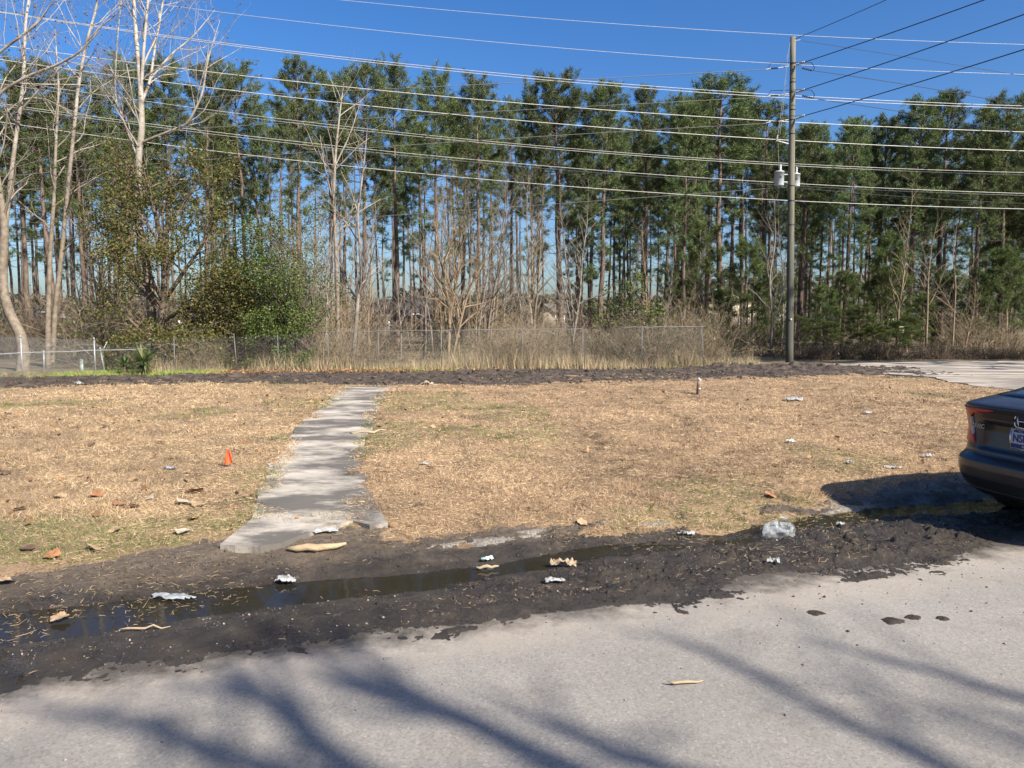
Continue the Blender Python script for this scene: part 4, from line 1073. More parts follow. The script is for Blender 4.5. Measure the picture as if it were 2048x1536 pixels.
def fence(A, B, posts, h, label, rails=(), mesh=True, lean=None, pr=.020, wr=.0026, pm=None):
    GALV = pm or globals()['GALV']
    root = empty('chain_link_fence', (A[0], A[1], 0), 0, label, 'fence')
    A0 = np.array([A[0], A[1], 0.0]); A, B = np.array(A, float) - A0, np.array(B, float) - A0
    u = (B - A); hh = lambda f: np.interp(f, *h)
    for i, (f, top, ln) in enumerate(posts):
        p = A + u * f; g = Geo(); t = p + np.array([ln[0], ln[1], (top or hh(f)) + .04])
        g.tube([p + [0, 0, -.1], t], [pr, pr], 8, True)
        g.tube([t + [0, 0, -.02], t + [0, 0, .03], t + [0, 0, .05]], [pr * 1.35, pr * 1.35, pr * .5], 8, True)
        g.obj('post', GALV, root, True)
    for f0, f1, z0, z1 in rails:
        g = Geo(); n = 12; fs = np.linspace(f0, f1, n)
        pts = np.array([A + u * f + np.array([0, 0, z0 + (z1 - z0) * k / (n - 1) - .012 * math.sin(k * 2.1)]) for k, f in enumerate(fs)]); g.tube(pts, .014, 6, True); g.obj('rail', GALV, root, True)
    fs = np.array(h[0]); g = Geo()
    for a, c_ in zip(fs[:-1], fs[1:]): mesh_panel(g, A + u * a, A + u * c_, hh(a), hh(c_), .06, wr)
    g.obj('wire_mesh', GALV_W, root)
    return root
FA3, FB3 = np.array([FA[0], FA[1], .03]), np.array([FB[0], FB[1], .03])
def ff(px):
    d = ray(px, 740); # crossing of the sight line with the fence line, seen from above
    a = np.array([[d[0], -(FB3 - FA3)[0]], [d[1], -(FB3 - FA3)[1]]]); t = np.linalg.solve(a, FA3[:2]); return t[1]
posts = [(ff(px), None, (0, 0)) for px in (350, 475, 557, 657, 757, 883, 1045, 1165, 1283)] + [(1.0, None, (-.12, 0))]
posts[1] = (posts[1][0], None, (-.08, 0))
fence(FA3, FB3, posts, ([0, .12, .35, .5, .8, 1.0], [.9, 1.08, 1.2, 1.27, 1.33, 1.38]), 'long chain-link fence with thin posts overgrown by brambles', [(ff(640), ff(905), 1.25, 1.30), (ff(905), ff(1165), 1.30, 1.33), (ff(1235), 1.0, 1.38, 1.40)], True, None, .013, .0010, GALV_D)
LA, LB = G(-260, 776, .03), G(213, 748, .03)
def lf(px): return (G(px, 757, .03)[0] - LA[0]) / (LB[0] - LA[0])
GALV.node_tree.nodes['Principled BSDF'].inputs['Metallic'].default_value = .4
fence(LA, LB, [(lf(-210), None, (0, 0)), (lf(-60), None, (0, 0)), (lf(53), 1.12, (0, 0)), (lf(134), 1.02, (0, 0)), (.995, .72, (-.13, 0))], ([0, lf(-60), lf(53), lf(134), .995], [1.25, 1.22, 1.15, 1.0, .72]), 'shiny galvanised chain-link fence in front of the curved sycamore', [(lf(150), .99, .98, .76), (lf(-60), lf(200), .72, .72)])
tag(Geo().tube([G(88, 746, .03), G(88, 746, .03) + [0, .05, .7]], [.022, .022], 8, True).obj('short_post', GALV, None, True), 'short thin steel post behind the left fence mesh', 'post')

# ================================================================== UTILITY POLE AND LINES
PY = G(1579, 725, .05)[1]
pb = P(1579, 725, PY); pb[2] = 0
m, nt, b = mat('treated_pole_wood')
v = coords(nt, 'object')
gr_ = noise_node(nt, stretch(nt, v, (9, 9, .35)), 2.2, 6, .7)
c = ramp(nt, gr_, [(.3, (.065, .06, .042)), (.55, (.155, .148, .105)), (.75, (.235, .224, .17))])
sx = nd(nt, 'ShaderNodeSeparateXYZ'); nt.links.new(v, sx.inputs[0])
mr = nd(nt, 'ShaderNodeMapRange'); nt.links.new(sx.outputs[2], mr.inputs[0]); mr.inputs['From Min'].default_value = 2.5; mr.inputs['From Max'].default_value = 6.5; mr.inputs['To Min'].default_value = .1
c = mixc(nt, mr.outputs[0], mixc(nt, .85, c, (.040, .044, .036)), c)
nt.links.new(c, b.inputs['Base Color']); b.inputs['Roughness'].default_value = .9
bump(nt, b, gr_, .5, .02)
POLEW = m
WHITE_P = simple_mat('porcelain_grey', (.34, .355, .36), (.46, .475, .48), 5, .4)
TANK = simple_mat('transformer_paint', (.36, .39, .41), (.43, .46, .48), 3, .45)
RUBBER = simple_mat('black_rubber', (.012, .012, .014), (.03, .03, .032), 8, .55)
STEEL = metal_mat('hardware_steel', (.40, .41, .42), .5, .8)
pole = empty('utility_pole', pb, 0, 'tall wooden utility pole with two grey transformer cans', 'utility pole')
def pl(px, py, dy=0.0): return P(px, py, PY + dy) - pb
topz = pl(1586, 74)
g = Geo(); f = np.linspace(0, 1, 14)
g.tube(np.stack([topz[0] * f, 0 * f, -.3 + (topz[2] + .3) * f], 1), .145 - .05 * f, 16, True)
g.obj('shaft', POLEW, pole, True)
def pole_x(z): return topz[0] * (z + .3) / (topz[2] + .3)
for py in (128, 165, 220, 185, 240, 268, 372, 402, 450):
    z = pl(1582, py)[2]; r = .145 - .05 * (z + .3) / (topz[2] + .3) + .006
    Geo().tube([[pole_x(z - .02), 0, z - .02], [pole_x(z + .02), 0, z + .02]], [r, r], 14, True).obj('strap', RUBBER, pole, True)
def can(cx, cy, x0, dy, r, label):
    t = pl(x0, cy, dy); b_ = pl(x0, cx, dy); h = t[2] - b_[2]
    g = Geo(); g.lathe([(.001, 0), (r * .9, 0), (r, .03), (r, h * .9), (r * 1.06, h * .9), (r * 1.06, h * .95), (r * .8, h), (.001, h * 1.03)], 20, b_)
    o = g.obj('transformer', TANK, pole, True); o['label'] = label
    Geo().lathe([(.03, 0), (.055, .04), (.03, .07), (.055, .11), (.03, .14), (.05, .18), (.02, .24)], 10, b_ + np.array([r * .2, 0, h])).obj('bushing', WHITE_P, o, True)
    Geo().box(b_ + np.array([0, -r * .99, h * .55]), (.05, .02, .05)).obj('gauge', RUBBER, o)
    a = b_ + np.array([0, 0, h * .25]); g = Geo(); g.tube([a, [pole_x(a[2]), 0, a[2]]], [.03, .03], 6); a2 = b_ + np.array([0, 0, h * .75]); g.tube([a2, [pole_x(a2[2]), 0, a2[2]]], [.03, .03], 6); g.obj('bracket', STEEL, pole, True)
can(372, 342, 1558, .02, .17, 'left transformer can')
can(374, 347, 1590, .26, .17, 'right transformer can half hidden behind the pole')
def insul(a, c_, m_, n=6, r=.045):
    a, c_ = np.array(a), np.array(c_); g = Geo(); k = n * 4 + 1; f = np.linspace(0, 1, k)
    pts = a + (c_ - a) * f[:, None]; rr = np.where(np.arange(k) % 4 == 2, r, r * .45); rr[0] = rr[-1] = r * .3
    g.tube(pts, rr, 8, True); return g.obj('insulator', m_, pole, True)
for py in (136, 191, 243):
    insul(pl(1556, py + 0, .0), pl(1541, py + 1, .05), RUBBER, 5)
    g = Geo(); g.tube([pl(1580, py - 4), pl(1556, py)], [.02, .02], 6); g.tube([pl(1541, py + 1, .05), pl(1532, py + 3, .06)], [.03, .02], 6); g.obj('dead_end_clamp', WHITE_P, pole, True)
    insul(pl(1592, py - 6, -.1), pl(1610, py - 12, -.5), WHITE_P, 5, .05)
    g = Geo(); a_, c_ = pl(1534, py + 2, .05), pl(1606, py - 11, -.5)
    g.tube([a_, a_ + [.15, 0, .22], pl(1560, py - 10), pl(1582, py - 11, -.16), c_], .011, 5); g.obj('jumper_wire', RUBBER, pole, True)
    if py < 230:
        insul(pl(1604, py + 0, .3), pl(1624, py + 5, .7), RUBBER, 5, .04)
        g = Geo(); g.tube([c_, c_ + [.3, 0, .0], pl(1629, py - 2, .6), pl(1627, py + 5, .72)], .012, 5); g.obj('jumper_wire', RUBBER, pole, True)
g = Geo(); g.tube([pl(1586, 82), pl(1600, 80, .3)], [.02, .02], 6); g.obj('guy_bracket', STEEL, pole, True)
insul(pl(1553, 284, -.05), pl(1555, 270, -.05), WHITE_P, 4, .05)
g = Geo(); g.tube([pl(1556, 282, -.05), pl(1578, 288)], [.02, .03], 6); g.obj('cutout_arm', WHITE_P, pole, True)
for a_, c_ in (((1580, 85), (1573, 120)), ((1580, 85), (1556, 270)), ((1572, 160), (1560, 270)), ((1556, 286), (1558, 338))):
    g = Geo(); g.tube([pl(*a_, -.12), pl(*c_, -.1)], .007, 5); g.obj('lead_wire', GALV_W, pole, True)
Geo().box(pl(1582, 639, -.14), (.07, .02, .07)).obj('tag_plate', WHITE_P, pole)

ALU = metal_mat('bright_aluminium_conductor', (.50, .49, .45), .5, .15)
ALU2 = metal_mat('dull_aluminium_conductor', (.24, .24, .22), .5, .2)
DARKW = metal_mat('dark_conductor', (.03, .03, .032), .6, .1)
def quad_fit(pts):
    pts = np.array(pts, float); return np.polyfit(pts[:, 0], pts[:, 1], min(2, len(pts) - 1))
def wire_obj(pts, r, m_, label, group):
    return tag(Geo().tube(pts, r, 6).obj('power_line', m_, None, True), label, 'power line', group)
bright = [
    ('topmost bright power line passing above the pole top', [(683, 0), (1366, 57), (2048, 89)], .016, 0),
    ('second bright power line, level with the upper insulators of the pole', [(683, 53), (1366, 115), (2048, 149)], .017, 0),
    ('upper wire of the first bright pair crossing the pole', [(480, 90), (683, 114), (1366, 177), (2048, 212)], .018, 0),
    ('lower wire of the first bright pair crossing the pole', [(480, 93), (683, 119), (1366, 182), (2048, 217)], .018, 0),
    ('thick bright power line just below the first pair', [(683, 173), (1366, 231), (2048, 264)], .024, 0),
    ('thick bright power line at the height of the pole cutout arm', [(683, 206), (1366, 267), (2048, 302)], .024, 0),
    ('upper wire of the bright pair touching the transformer tops', [(683, 252), (1366, 314), (2048, 345)], .014, 0),
    ('lower wire of the bright pair touching the transformer tops', [(683, 257), (1366, 318), (2048, 350)], .014, .1),
    ('upper wire of the bright pair at the transformer bottoms', [(683, 293), (1366, 353), (2048, 387)], .016, 0),
    ('lower wire of the bright pair at the transformer bottoms', [(683, 298), (1366, 358), (2048, 391)], .013, .1),
    ('lowest bright power line crossing below the transformers', [(683, 331), (1366, 389), (2048, 418)], .020, 0)]
for lab, pp, r, dy in bright:
    q = quad_fit(pp); xs = np.linspace(-350, 2400, 40)
    wire_obj(np.array([P(x, np.polyval(q, x), 31.2 + 4.8 * x / 2048 + dy) for x in xs]), r * (.48 if 'topmost' in lab or 'second' in lab else .66), ALU, lab, 'bright power lines crossing behind the pole')
for lab, pp, r, Yl in [
    ('thin wire running left from the upper insulator of the pole', [(683, 182), (1023, 166), (1366, 148), (1532, 139)], .012, 37),
    ('thin wire running left from the middle insulator of the pole', [(683, 240), (1030, 220), (1366, 204), (1532, 194)], .012, 37.5),
    ('thin wire running left from the lower insulator of the pole', [(683, 300), (1030, 275), (1366, 258), (1532, 246)], .012, 38),
    ('thin sagging wire running left from below the transformers', [(683, 438), (1030, 413), (1366, 390), (1575, 374)], .010, 38)]:
    q = quad_fit(pp); xs = np.linspace(-250, pp[-1][0], 30)
    wire_obj(np.array([P(x, np.polyval(q, x), np.interp(x, [-250, pp[-1][0]], [Yl, PY])) for x in xs]), r, ALU2, lab, 'thin wires leaving the pole to the left')
for lab, pp, r in [
    ('faint wire falling to the right from the pole top', [(1600, 81), (1800, 112), (2048, 152)], .008),
    ('thin wire falling to the right from the upper insulator', [(1624, 141), (1830, 172), (2048, 212)], .011),
    ('thin wire falling to the right from the middle insulator', [(1624, 197), (1830, 228), (2048, 268)], .011),
    ('thin dark wire falling to the right from the transformers', [(1586, 375), (1830, 395), (2048, 407)], .010)]:
    q = quad_fit(pp); xs = np.linspace(pp[0][0], 2350, 24)
    wire_obj(np.array([P(x, np.polyval(q, x), np.interp(x, [1590, 2350], [PY + .4, 39])) for x in xs]), r, DARKW, lab, 'thin wires leaving the pole to the right')
for lab, a_, c_, r in [
    ('dark wire climbing to the top edge from the pole top', (1590, 78), (1772, 0), .010),
    ('heavy dark wire climbing from the upper insulator of the pole', (1610, 124), (1968, 0), .015),
    ('heavy dark wire climbing from the middle insulator of the pole', (1610, 179), (2048, 29), .015),
    ('heavy dark wire climbing from the lower insulator of the pole', (1610, 231), (2048, 99), .015)]:
    p0 = P(*a_, PY - .5); d = ray(*c_)
    hz_ = p0[2] - .45; t = (hz_ - CAM_H) / d[2]; p1 = np.array([0, 0, CAM_H]) + d * t      # a point farther along, a little lower from the sag
    u = (p1 - p0); u /= np.linalg.norm(u[:2]); L1 = np.linalg.norm((p1 - p0)[:2]); span = 42.0
    k = .45 / (L1 * (span - L1))
    ds = np.linspace(0, span, 30)
    pts = np.stack([p0[0] + u[0] * ds, p0[1] + u[1] * ds, p0[2] - k * ds * (span - ds)], 1)
    wire_obj(pts, r, DARKW, lab, 'dark wires climbing from the pole to the right')

# ================================================================== HOUSES FAR BEHIND THE TREES
def house(px, Yd, w, dpt, wall_h, roof_h, rot, wall_c, roof_c, label):
    p = P(px, 640, Yd); p[2] = 0
    wm = simple_mat('siding', tuple(x * .9 for x in wall_c), wall_c, 2, .8, sc=(.2, .2, 6)); rm = simple_mat('shingles', tuple(x * .7 for x in roof_c), roof_c, 5, .9)
    gl = simple_mat('window_glass', (.02, .025, .03), (.05, .06, .07), 1, .1); tm = simple_mat('white_trim', (.65, .65, .63), (.75, .75, .73), 3, .6)
    root = empty('house', p, rot, label, 'house')
    g = Geo(); g.box((0, 0, wall_h / 2), (w, dpt, wall_h))
    for s in (-1, 1): g.add([[s * w / 2, -dpt / 2, wall_h], [s * w / 2, dpt / 2, wall_h], [s * w / 2, 0, wall_h + roof_h]], [[0, 1, 2]])
    g.obj('wall', wm, root)
    e = .4
    for s in (-1, 1):
        A = [-w / 2 - e, s * (dpt / 2 + e), wall_h - e * roof_h / (dpt / 2)]; B = [w / 2 + e, A[1], A[2]]; C_ = [w / 2 + e, 0, wall_h + roof_h]; D_ = [-w / 2 - e, 0, wall_h + roof_h]
        V = np.array([A, B, C_, D_]); V2 = V + [0, 0, .15]
        Geo().add(np.concatenate([V, V2]), [[0, 1, 2], [0, 2, 3], [4, 6, 5], [4, 7, 6], [0, 5, 1], [0, 4, 5], [1, 6, 2], [1, 5, 6], [3, 0, 4], [3, 4, 7]]).obj('roof', rm, root)
    for k in range(3):
        x = -w / 2 + w * (k + .5) / 3
        if k == 1: Geo().box((x, -dpt / 2 - .02, 1.05), (1.0, .06, 2.1)).obj('door', tm, root)
        else:
            o = Geo().box((x, -dpt / 2 - .02, 1.6), (1.3, .08, 1.3)).obj('window', tm, root); Geo().box((x, -dpt / 2 - .07, 1.6), (1.1, .04, 1.1)).obj('pane', gl, o)
    return root
house(775, 92, 10, 8, 1.9, 1.9, .1, (.17, .12, .10), (.05, .045, .045), 'brown brick house with a dark roof seen through the bare trees')
house(1475, 88, 6, 9, 3.2, 2.2, 1.2, (.55, .49, .36), (.12, .11, .10), 'cream house glimpsed between trunks left of the pole')
house(1725, 90, 5, 8, 2.2, 1.2, .3, (.60, .52, .36), (.14, .12, .11), 'cream house low between the trunks right of the pole')
house(140, 62, 4.5, 5, 1.6, 1.0, .5, (.30, .24, .17), (.16, .15, .14), 'tan shed-like house with a pale roof behind the left trees')
house(1100, 118, 3, 5, 2.6, 1.2, .8, (.34, .30, .23), (.12, .11, .10), 'pale house gable glimpsed above the brambles at mid-fence')
house(365, 75, 6, 7, 2.0, 1.2, .2, (.52, .50, .46), (.20, .2, .2), 'pale house glimpsed under the leafy tree')

# ================================================================== TREES STANDING BEHIND THE VIEWER (their shadows fall on the road)
SH = (np.array([SUN_DIR[0], SUN_DIR[1], SUN_DIR[2]]) / SUN_DIR[2])
def over(px, py, z):        # the point at height z whose shadow falls on that spot of the road
    g0 = G(px, py, 0.0); return g0 + SH * z
def limb(path, rad): return [over(*q) for q in path], rad
base = np.array([9.2, -7.6, 0.0])
shadow_limbs = [
    ([base, base + [-.1, .1, 3], base + [-.2, .3, 6.0]], [.26, .22, .18], None),
    ([base + [-.2, .3, 5.8], over(1500, 1900, 7.2), over(1180, 1560, 8.6), over(1030, 1490, 9.2), over(900, 1420, 9.8), over(780, 1390, 10.2), over(620, 1298, 10.8), over(520, 1250, 11.3)], [.16, .12, .085, .07, .06, .05, .035, .015], .45),
    ([over(900, 1420, 9.8), over(850, 1400, 10), over(720, 1310, 10.6), over(650, 1260, 11)], [.05, .045, .03, .012], .5),
    ([over(1500, 1900, 7.2), over(1000, 1700, 8.3), over(680, 1530, 9), over(600, 1455, 9.3), over(500, 1370, 9.9), over(410, 1325, 10.4)], [.11, .09, .07, .06, .045, .02], .45),
    ([over(1000, 1700, 8.3), over(560, 1545, 9.2), over(480, 1520, 9.5), over(300, 1450, 10), over(200, 1437, 10.4), over(20, 1403, 11)], [.09, .07, .055, .05, .04, .015], .4),
    ([base + [-.2, .3, 6.0], over(2500, 1850, 7.5), over(1880, 1530, 9.2), over(1700, 1450, 9.8), over(1500, 1340, 10.5), over(1350, 1270, 11.2)], [.10, .075, .05, .04, .03, .01], .4),
    ([base + [-.2, .3, 6.0], over(2900, 1700, 7.6), over(2300, 1480, 9.4), over(2048, 1395, 10.2), over(1750, 1312, 11), over(1580, 1270, 11.6)], [.10, .07, .045, .038, .028, .01], .35),
    ([over(1880, 1650, 8.6), over(1250, 1530, 9.6), over(1080, 1440, 10.3)], [.06, .04, .015], .3),
    ([over(2500, 1850, 7.5), over(2300, 1600, 9), over(2048, 1480, 9.8), over(1850, 1420, 10.5)], [.05, .04, .03, .01], .3),
    ([base + [-.2, .3, 5.8], base + [3.0, -1.0, 8.5], base + [5.0, -2.5, 11.0], base + [5.6, -3.2, 12.5]], [.14, .10, .06, .02], .3)]
rngs = np.random.default_rng(91)
out = [Geo(), Geo(), []]
SPX = dict(SP); SPX.update(levels=3, n=[2.0, 1.5], ratio=(.2, .4), maxlen=1.3, rmin=.016, trop=.03)
for pts, rad, gf in shadow_limbs:
    p_, r_ = smooth_path(np.array(pts), np.array(rad) * 1.12, 5); out[0].tube(p_ - base, r_, 8)
    if gf is not None: kids(out, p_ - base, r_, 3.5, 0, rngs, SPX, gf)
root = empty('bare_tree', base, 0, 'leafless roadside tree behind the viewer whose branch shadows cross the road', 'tree')
out[0].obj('trunk', GREY, root, True); out[1].obj('crown', GREY, root)

# ================================================================== THE PARKED CAR
m, nt, b = mat('grey_car_paint')
v = coords(nt, 'object')
nt.links.new(ramp(nt, noise_node(nt, v, 3, 4), [(.3, (.040, .040, .043)), (.7, (.052, .052, .054))]), b.inputs['Base Color'])
b.inputs['Metallic'].default_value = .55; b.inputs['Roughness'].default_value = .32
b.inputs['Coat Weight'].default_value = .35; b.inputs['Coat Roughness'].default_value = .10
nt.links.new(ramp(nt, noise_node(nt, v, 8, 6, .7), [(.4, (.36,) * 3), (.7, (.5,) * 3)]), b.inputs['Roughness'])
PAINT = m
TRIM = simple_mat('black_plastic_trim', (.010, .010, .011), (.022, .022, .023), 20, .5)
CGLASS = simple_mat('dark_car_glass', (.012, .014, .016), (.02, .022, .025), 2, .05, spec=.6)
RED = simple_mat('red_lamp_lens', (.40, .022, .012), (.55, .04, .022), 12, .3, spec=.6)
CLEAR = simple_mat('clear_lamp_lens', (.35, .30, .28), (.5, .46, .44), 12, .15, spec=.6)
CHROME = metal_mat('chrome', (.75, .75, .76), .12, 1.0)
PLATE_W = simple_mat('plate_white', (.60, .62, .64), (.68, .70, .72), 6, .4)
PLATE_B = simple_mat('plate_blue', (.02, .035, .16), (.03, .05, .2), 6, .4)
TYRE = simple_mat('tyre_rubber', (.012, .012, .012), (.025, .024, .023), 30, .85)
RIM = metal_mat('alloy_rim', (.45, .46, .48), .3, .9)
ZK = [.20, .26, .34, .42, .50, .555, .575, .60, .68, .80, .90, .96, 1.0, 1.02, 1.05, 1.10, 1.18, 1.26, 1.33, 1.38, 1.405, 1.415]
YR = [.42, .22, .08, .03, .015, .02, .045, .085, .105, .12, .10, .075, .055, .075, .20, .48, .80, 1.10, 1.42, 1.75, 2.05, 2.4]
HW = [.78, .84, .875, .89, .90, .90, .90, .897, .893, .885, .872, .855, .835, .81, .775, .735, .69, .65, .61, .57, .50, .36]
YF = [4.40, 4.50, 4.58, 4.62, 4.63, 4.62, 4.62, 4.61, 4.58, 4.45, 4.05, 3.75, 3.50, 3.40, 3.28, 3.15, 2.98, 2.82, 2.68, 2.58, 2.50, 2.44]
CN = 4.6
def car_slice(z, phi):
    """phi 0 = straight back, + = towards the left side; pi = nose"""
    yr, w, yf = np.interp(z, ZK, YR), np.interp(z, ZK, HW), np.interp(z, ZK, YF)
    yc, hl = (yr + yf) / 2, (yf - yr) / 2
    c_, s_ = np.cos(phi), np.sin(phi)
    x = -w * np.sign(s_) * np.abs(s_) ** (2 / CN); y = yc - hl * np.sign(c_) * np.abs(c_) ** (2 / CN)
    rear = (c_ > 0)
    rec = sstep(.46 - .30 * np.clip(z - .64, 0, 1), .40 - .30 * np.clip(z - .64, 0, 1), np.abs(x)) * sstep(.63, .66, z) * sstep(.885, .865, z) * rear
    groove = np.exp(-((z - .615) / .012) ** 2) * sstep(.70, .66, np.abs(x)) * rear
    return np.stack([x, y + .045 * rec + .02 * groove, z + 0 * x], -1)
def phi_x(x, z):           # the phi at which the rear outline has this x (left is negative)
    w = np.interp(z, ZK, HW); return np.sign(-x) * np.arcsin(np.clip(np.abs(x) / w, 0, 1) ** (CN / 2))
zs = np.unique(np.concatenate([np.linspace(.20, 1.415, 74), ZK])); ph = np.concatenate([np.linspace(-1, 1, 81) * math.pi / 2 * .999, math.pi / 2 + np.linspace(.02, .98, 40) * math.pi])
car = empty('parked_car', (0, 0, 0), 0, 'dark grey sedan parked at the right edge with its rear to the viewer', 'car')
Zg, Ph = np.meshgrid(zs, ph, indexing='ij'); B = car_slice(Zg, Ph)
nz, npn = Zg.shape
V = B.reshape(-1, 3); i = np.arange(nz - 1)[:, None] * npn; j = np.arange(npn)[None]; j2 = (j + 1) % npn
q = np.stack([i + j, i + npn + j, i + npn + j2, i + j2], -1).reshape(-1, 4); F = np.concatenate([q[:, [0, 1, 2]], q[:, [0, 2, 3]]])
V = np.concatenate([V, [[0, 2.3, .20], [0, 2.42, 1.42]]]); a = np.arange(npn); a2 = (a + 1) % npn
F = np.concatenate([F, np.stack([np.full(npn, len(V) - 2), a, a2], 1), np.stack([np.full(npn, len(V) - 1), (nz - 1) * npn + a2, (nz - 1) * npn + a], 1)])
F = F[:, ::-1]
body = link('body', mk_mesh('body', V, F, PAINT, True), car)
cut = Geo()
WH = [(-.77, .98), (.77, .98), (-.77, 3.68), (.77, 3.68)]
for x, y in WH:
    for s in (1,):
        cut.tube([[x - .22 * np.sign(-x), y, .33], [x + .30 * np.sign(x), y, .33]], [.36, .36], 28, True)
import bmesh
cm = cut.mesh('arch_cutter', TRIM)
bmx = bmesh.new(); bmx.from_mesh(cm); bmesh.ops.recalc_face_normals(bmx, faces=bmx.faces); bmx.to_mesh(cm); bmx.free()
bmx = bmesh.new(); bmx.from_mesh(body.data); bmesh.ops.recalc_face_normals(bmx, faces=bmx.faces); bmx.to_mesh(body.data); bmx.free()
co = link('arch_cutter', cm)
md = body.modifiers.new('arches', 'BOOLEAN'); md.object = co; md.operation = 'DIFFERENCE'; md.solver = 'EXACT'
dg = bpy.context.evaluated_depsgraph_get(); dg.update()
newme = bpy.data.meshes.new_from_object(body.evaluated_get(dg)); body.modifiers.clear(); body.data = newme
if not len(newme.materials): newme.materials.append(PAINT)
bpy.data.objects.remove(co)
def patch(name, m_, zlist, x0f, x1f, off=.004, n=26, parent=None, mirror=False, phi=False):
    """a skin laid on the body between two edges given per height"""
    zlist = np.asarray(zlist); rows = []
    for z in zlist:
        a0, a1 = x0f(z), x1f(z)
        pp = np.linspace(a0, a1, n) if phi else np.linspace(phi_x(a0, z), phi_x(a1, z), n)
        rows.append(car_slice(np.full(n, z), pp))
    R = np.array(rows)
    du = np.gradient(R, axis=1); dv = np.gradient(R, axis=0); nn = np.cross(du, dv); nn /= np.linalg.norm(nn, axis=2)[..., None] + 1e-9
    cen = np.array([0, 2.3, .7]); sgn = np.sign(((R - cen) * nn).sum(2).mean()); nn *= sgn
    R2 = R + nn * off; R0 = R - nn * .01
    if mirror: R2 = R2 * [-1, 1, 1]; R0 = R0 * [-1, 1, 1]
    k = len(zlist); V = np.concatenate([R2.reshape(-1, 3), R0.reshape(-1, 3)]); F = grid_tris(k, n)
    ring = np.concatenate([np.arange(n), np.arange(1, k) * n + n - 1, (k - 1) * n + np.arange(n - 2, -1, -1), np.arange(k - 2, 0, -1) * n])
    rb = np.roll(ring, -1); N = k * n
    F = np.concatenate([F, np.stack([ring, rb, rb + N], 1), np.stack([ring, rb + N, ring + N], 1)])
    return link(name, mk_mesh(name, V, F, m_, True), parent or car)
zt = np.linspace(.685, .985, 22)
lamp_in = lambda z: np.interp(z, [.685, .74, .82, .90, .94, .955, .985], [-.47, -.50, -.53, -.53, -.48, -.36, -.24])
lamp_out = lambda z: -np.interp(z, ZK, HW) * np.interp(z, [.685, .72, .78, .85, .93, .985], [.70, .82, .885, .905, .905, .89])
for mi in (False, True):
    o = patch('tail_lamp', RED, zt, lamp_in, lambda z: lamp_out(z) * .9995, .012, 26, None, mi)
    patch('clear_lens', CLEAR, np.linspace(.75, .905, 8), lambda z: np.interp(z, [.75, .83, .905], [-.505, -.525, -.52]), lambda z: np.interp(z, [.75, .83, .905], [-.52, -.55, -.535]), .015, 8, o, mi)
patch('rear_window', CGLASS, np.linspace(1.075, 1.345, 14), lambda z: -.80 * np.interp(z, ZK, HW), lambda z: .80 * np.interp(z, ZK, HW), .004, 24)
for mi in (False, True):
    patch('side_window', CGLASS, np.linspace(1.04, 1.33, 10), lambda z: 1.18, lambda z: 1.85, .004, 20, None, mi, True)
patch('windscreen', CGLASS, np.linspace(1.06, 1.37, 12), lambda z: math.pi - 1.05, lambda z: math.pi + 1.05, .004, 24, None, False, True)
patch('diffuser', TRIM, np.linspace(.215, .33, 8), lambda z: -.70, lambda z: .70, .012, 24)
patch('lid_seam', TRIM, np.linspace(.608, .618, 3), lambda z: -.70, lambda z: .70, .001, 24)
for x, y in WH:
    w = empty('wheel', (0, 0, 0)); w.parent = car
    g = Geo(); s = np.sign(x); pr = np.array([(-.10, .20), (-.105, .29), (-.09, .315), (.09, .315), (.105, .29), (.10, .20)])
    ang = np.arange(32) * 2 * math.pi / 32
    V = np.stack([np.repeat(pr[:, :1], 32, 1) + x, y + pr[:, 1:] * np.cos(ang), .315 + pr[:, 1:] * np.sin(ang)], -1).reshape(-1, 3)
    i = np.arange(5)[:, None] * 32; j = np.arange(32)[None]; j2 = (j + 1) % 32
    q = np.stack([i + j, i + 32 + j, i + 32 + j2, i + j2], -1).reshape(-1, 4)
    link('tyre', mk_mesh('tyre', V, np.concatenate([q[:, [0, 1, 2]], q[:, [0, 2, 3]]]), TYRE, True), w)
    g = Geo()
    for k in range(10):
        a_ = k * 2 * math.pi / 10; c_, s_ = math.cos(a_), math.sin(a_)
        g.tube([[x + s * .085, y + .03 * c_, .315 + .03 * s_], [x + s * .095, y + .205 * c_, .315 + .205 * s_]], [.018, .016], 5)
    g.tube([[x + s * .07, y, .315], [x + s * .1, y, .315]], [.05, .045], 12, True)
    t = np.linspace(0, 2 * math.pi, 33); g.tube(np.stack([np.full(33, x + s * .09), y + .205 * np.cos(t), .315 + .205 * np.sin(t)], 1), .012, 6)
    g.obj('rim', RIM, w, True)
for s in (-1, 1):
    g = Geo(); g.box((s * .93, 3.0, 1.0), (.18, .12, .13)); g.tube([[s * .80, 3.02, .98], [s * .9, 3.0, .98]], [.03, .03], 6); g.obj('door_mirror', PAINT, car)
    patch('headlamp', CLEAR, np.linspace(.66, .76, 5), lambda z: math.pi - 1.15, lambda z: math.pi - .75, .01, 10, None, s > 0, True)
def rear_y(x, z): return float(car_slice(np.array([z]), np.array([phi_x(x, z)]))[0][1])
def text(name, body_, size, x, z, y, m_, parent, extr=.002, bold=0.0, sx=1.0):
    cu = bpy.data.curves.new(name, 'FONT'); cu.body = body_; cu.size = size; cu.extrude = extr; cu.offset = bold
    cu.align_x = 'LEFT'; cu.align_y = 'CENTER'; cu.materials.append(m_)
    tmp = link('font_source', cu); dgl = bpy.context.evaluated_depsgraph_get(); dgl.update()
    me = bpy.data.meshes.new_from_object(tmp.evaluated_get(dgl)); bpy.data.objects.remove(tmp)
    if not len(me.materials): me.materials.append(m_)
    o = link(name, me, parent, (x, y, z)); o.rotation_euler = (math.pi / 2, 0, 0); o.scale = (sx, 1, 1)
    return o
PZ = .775
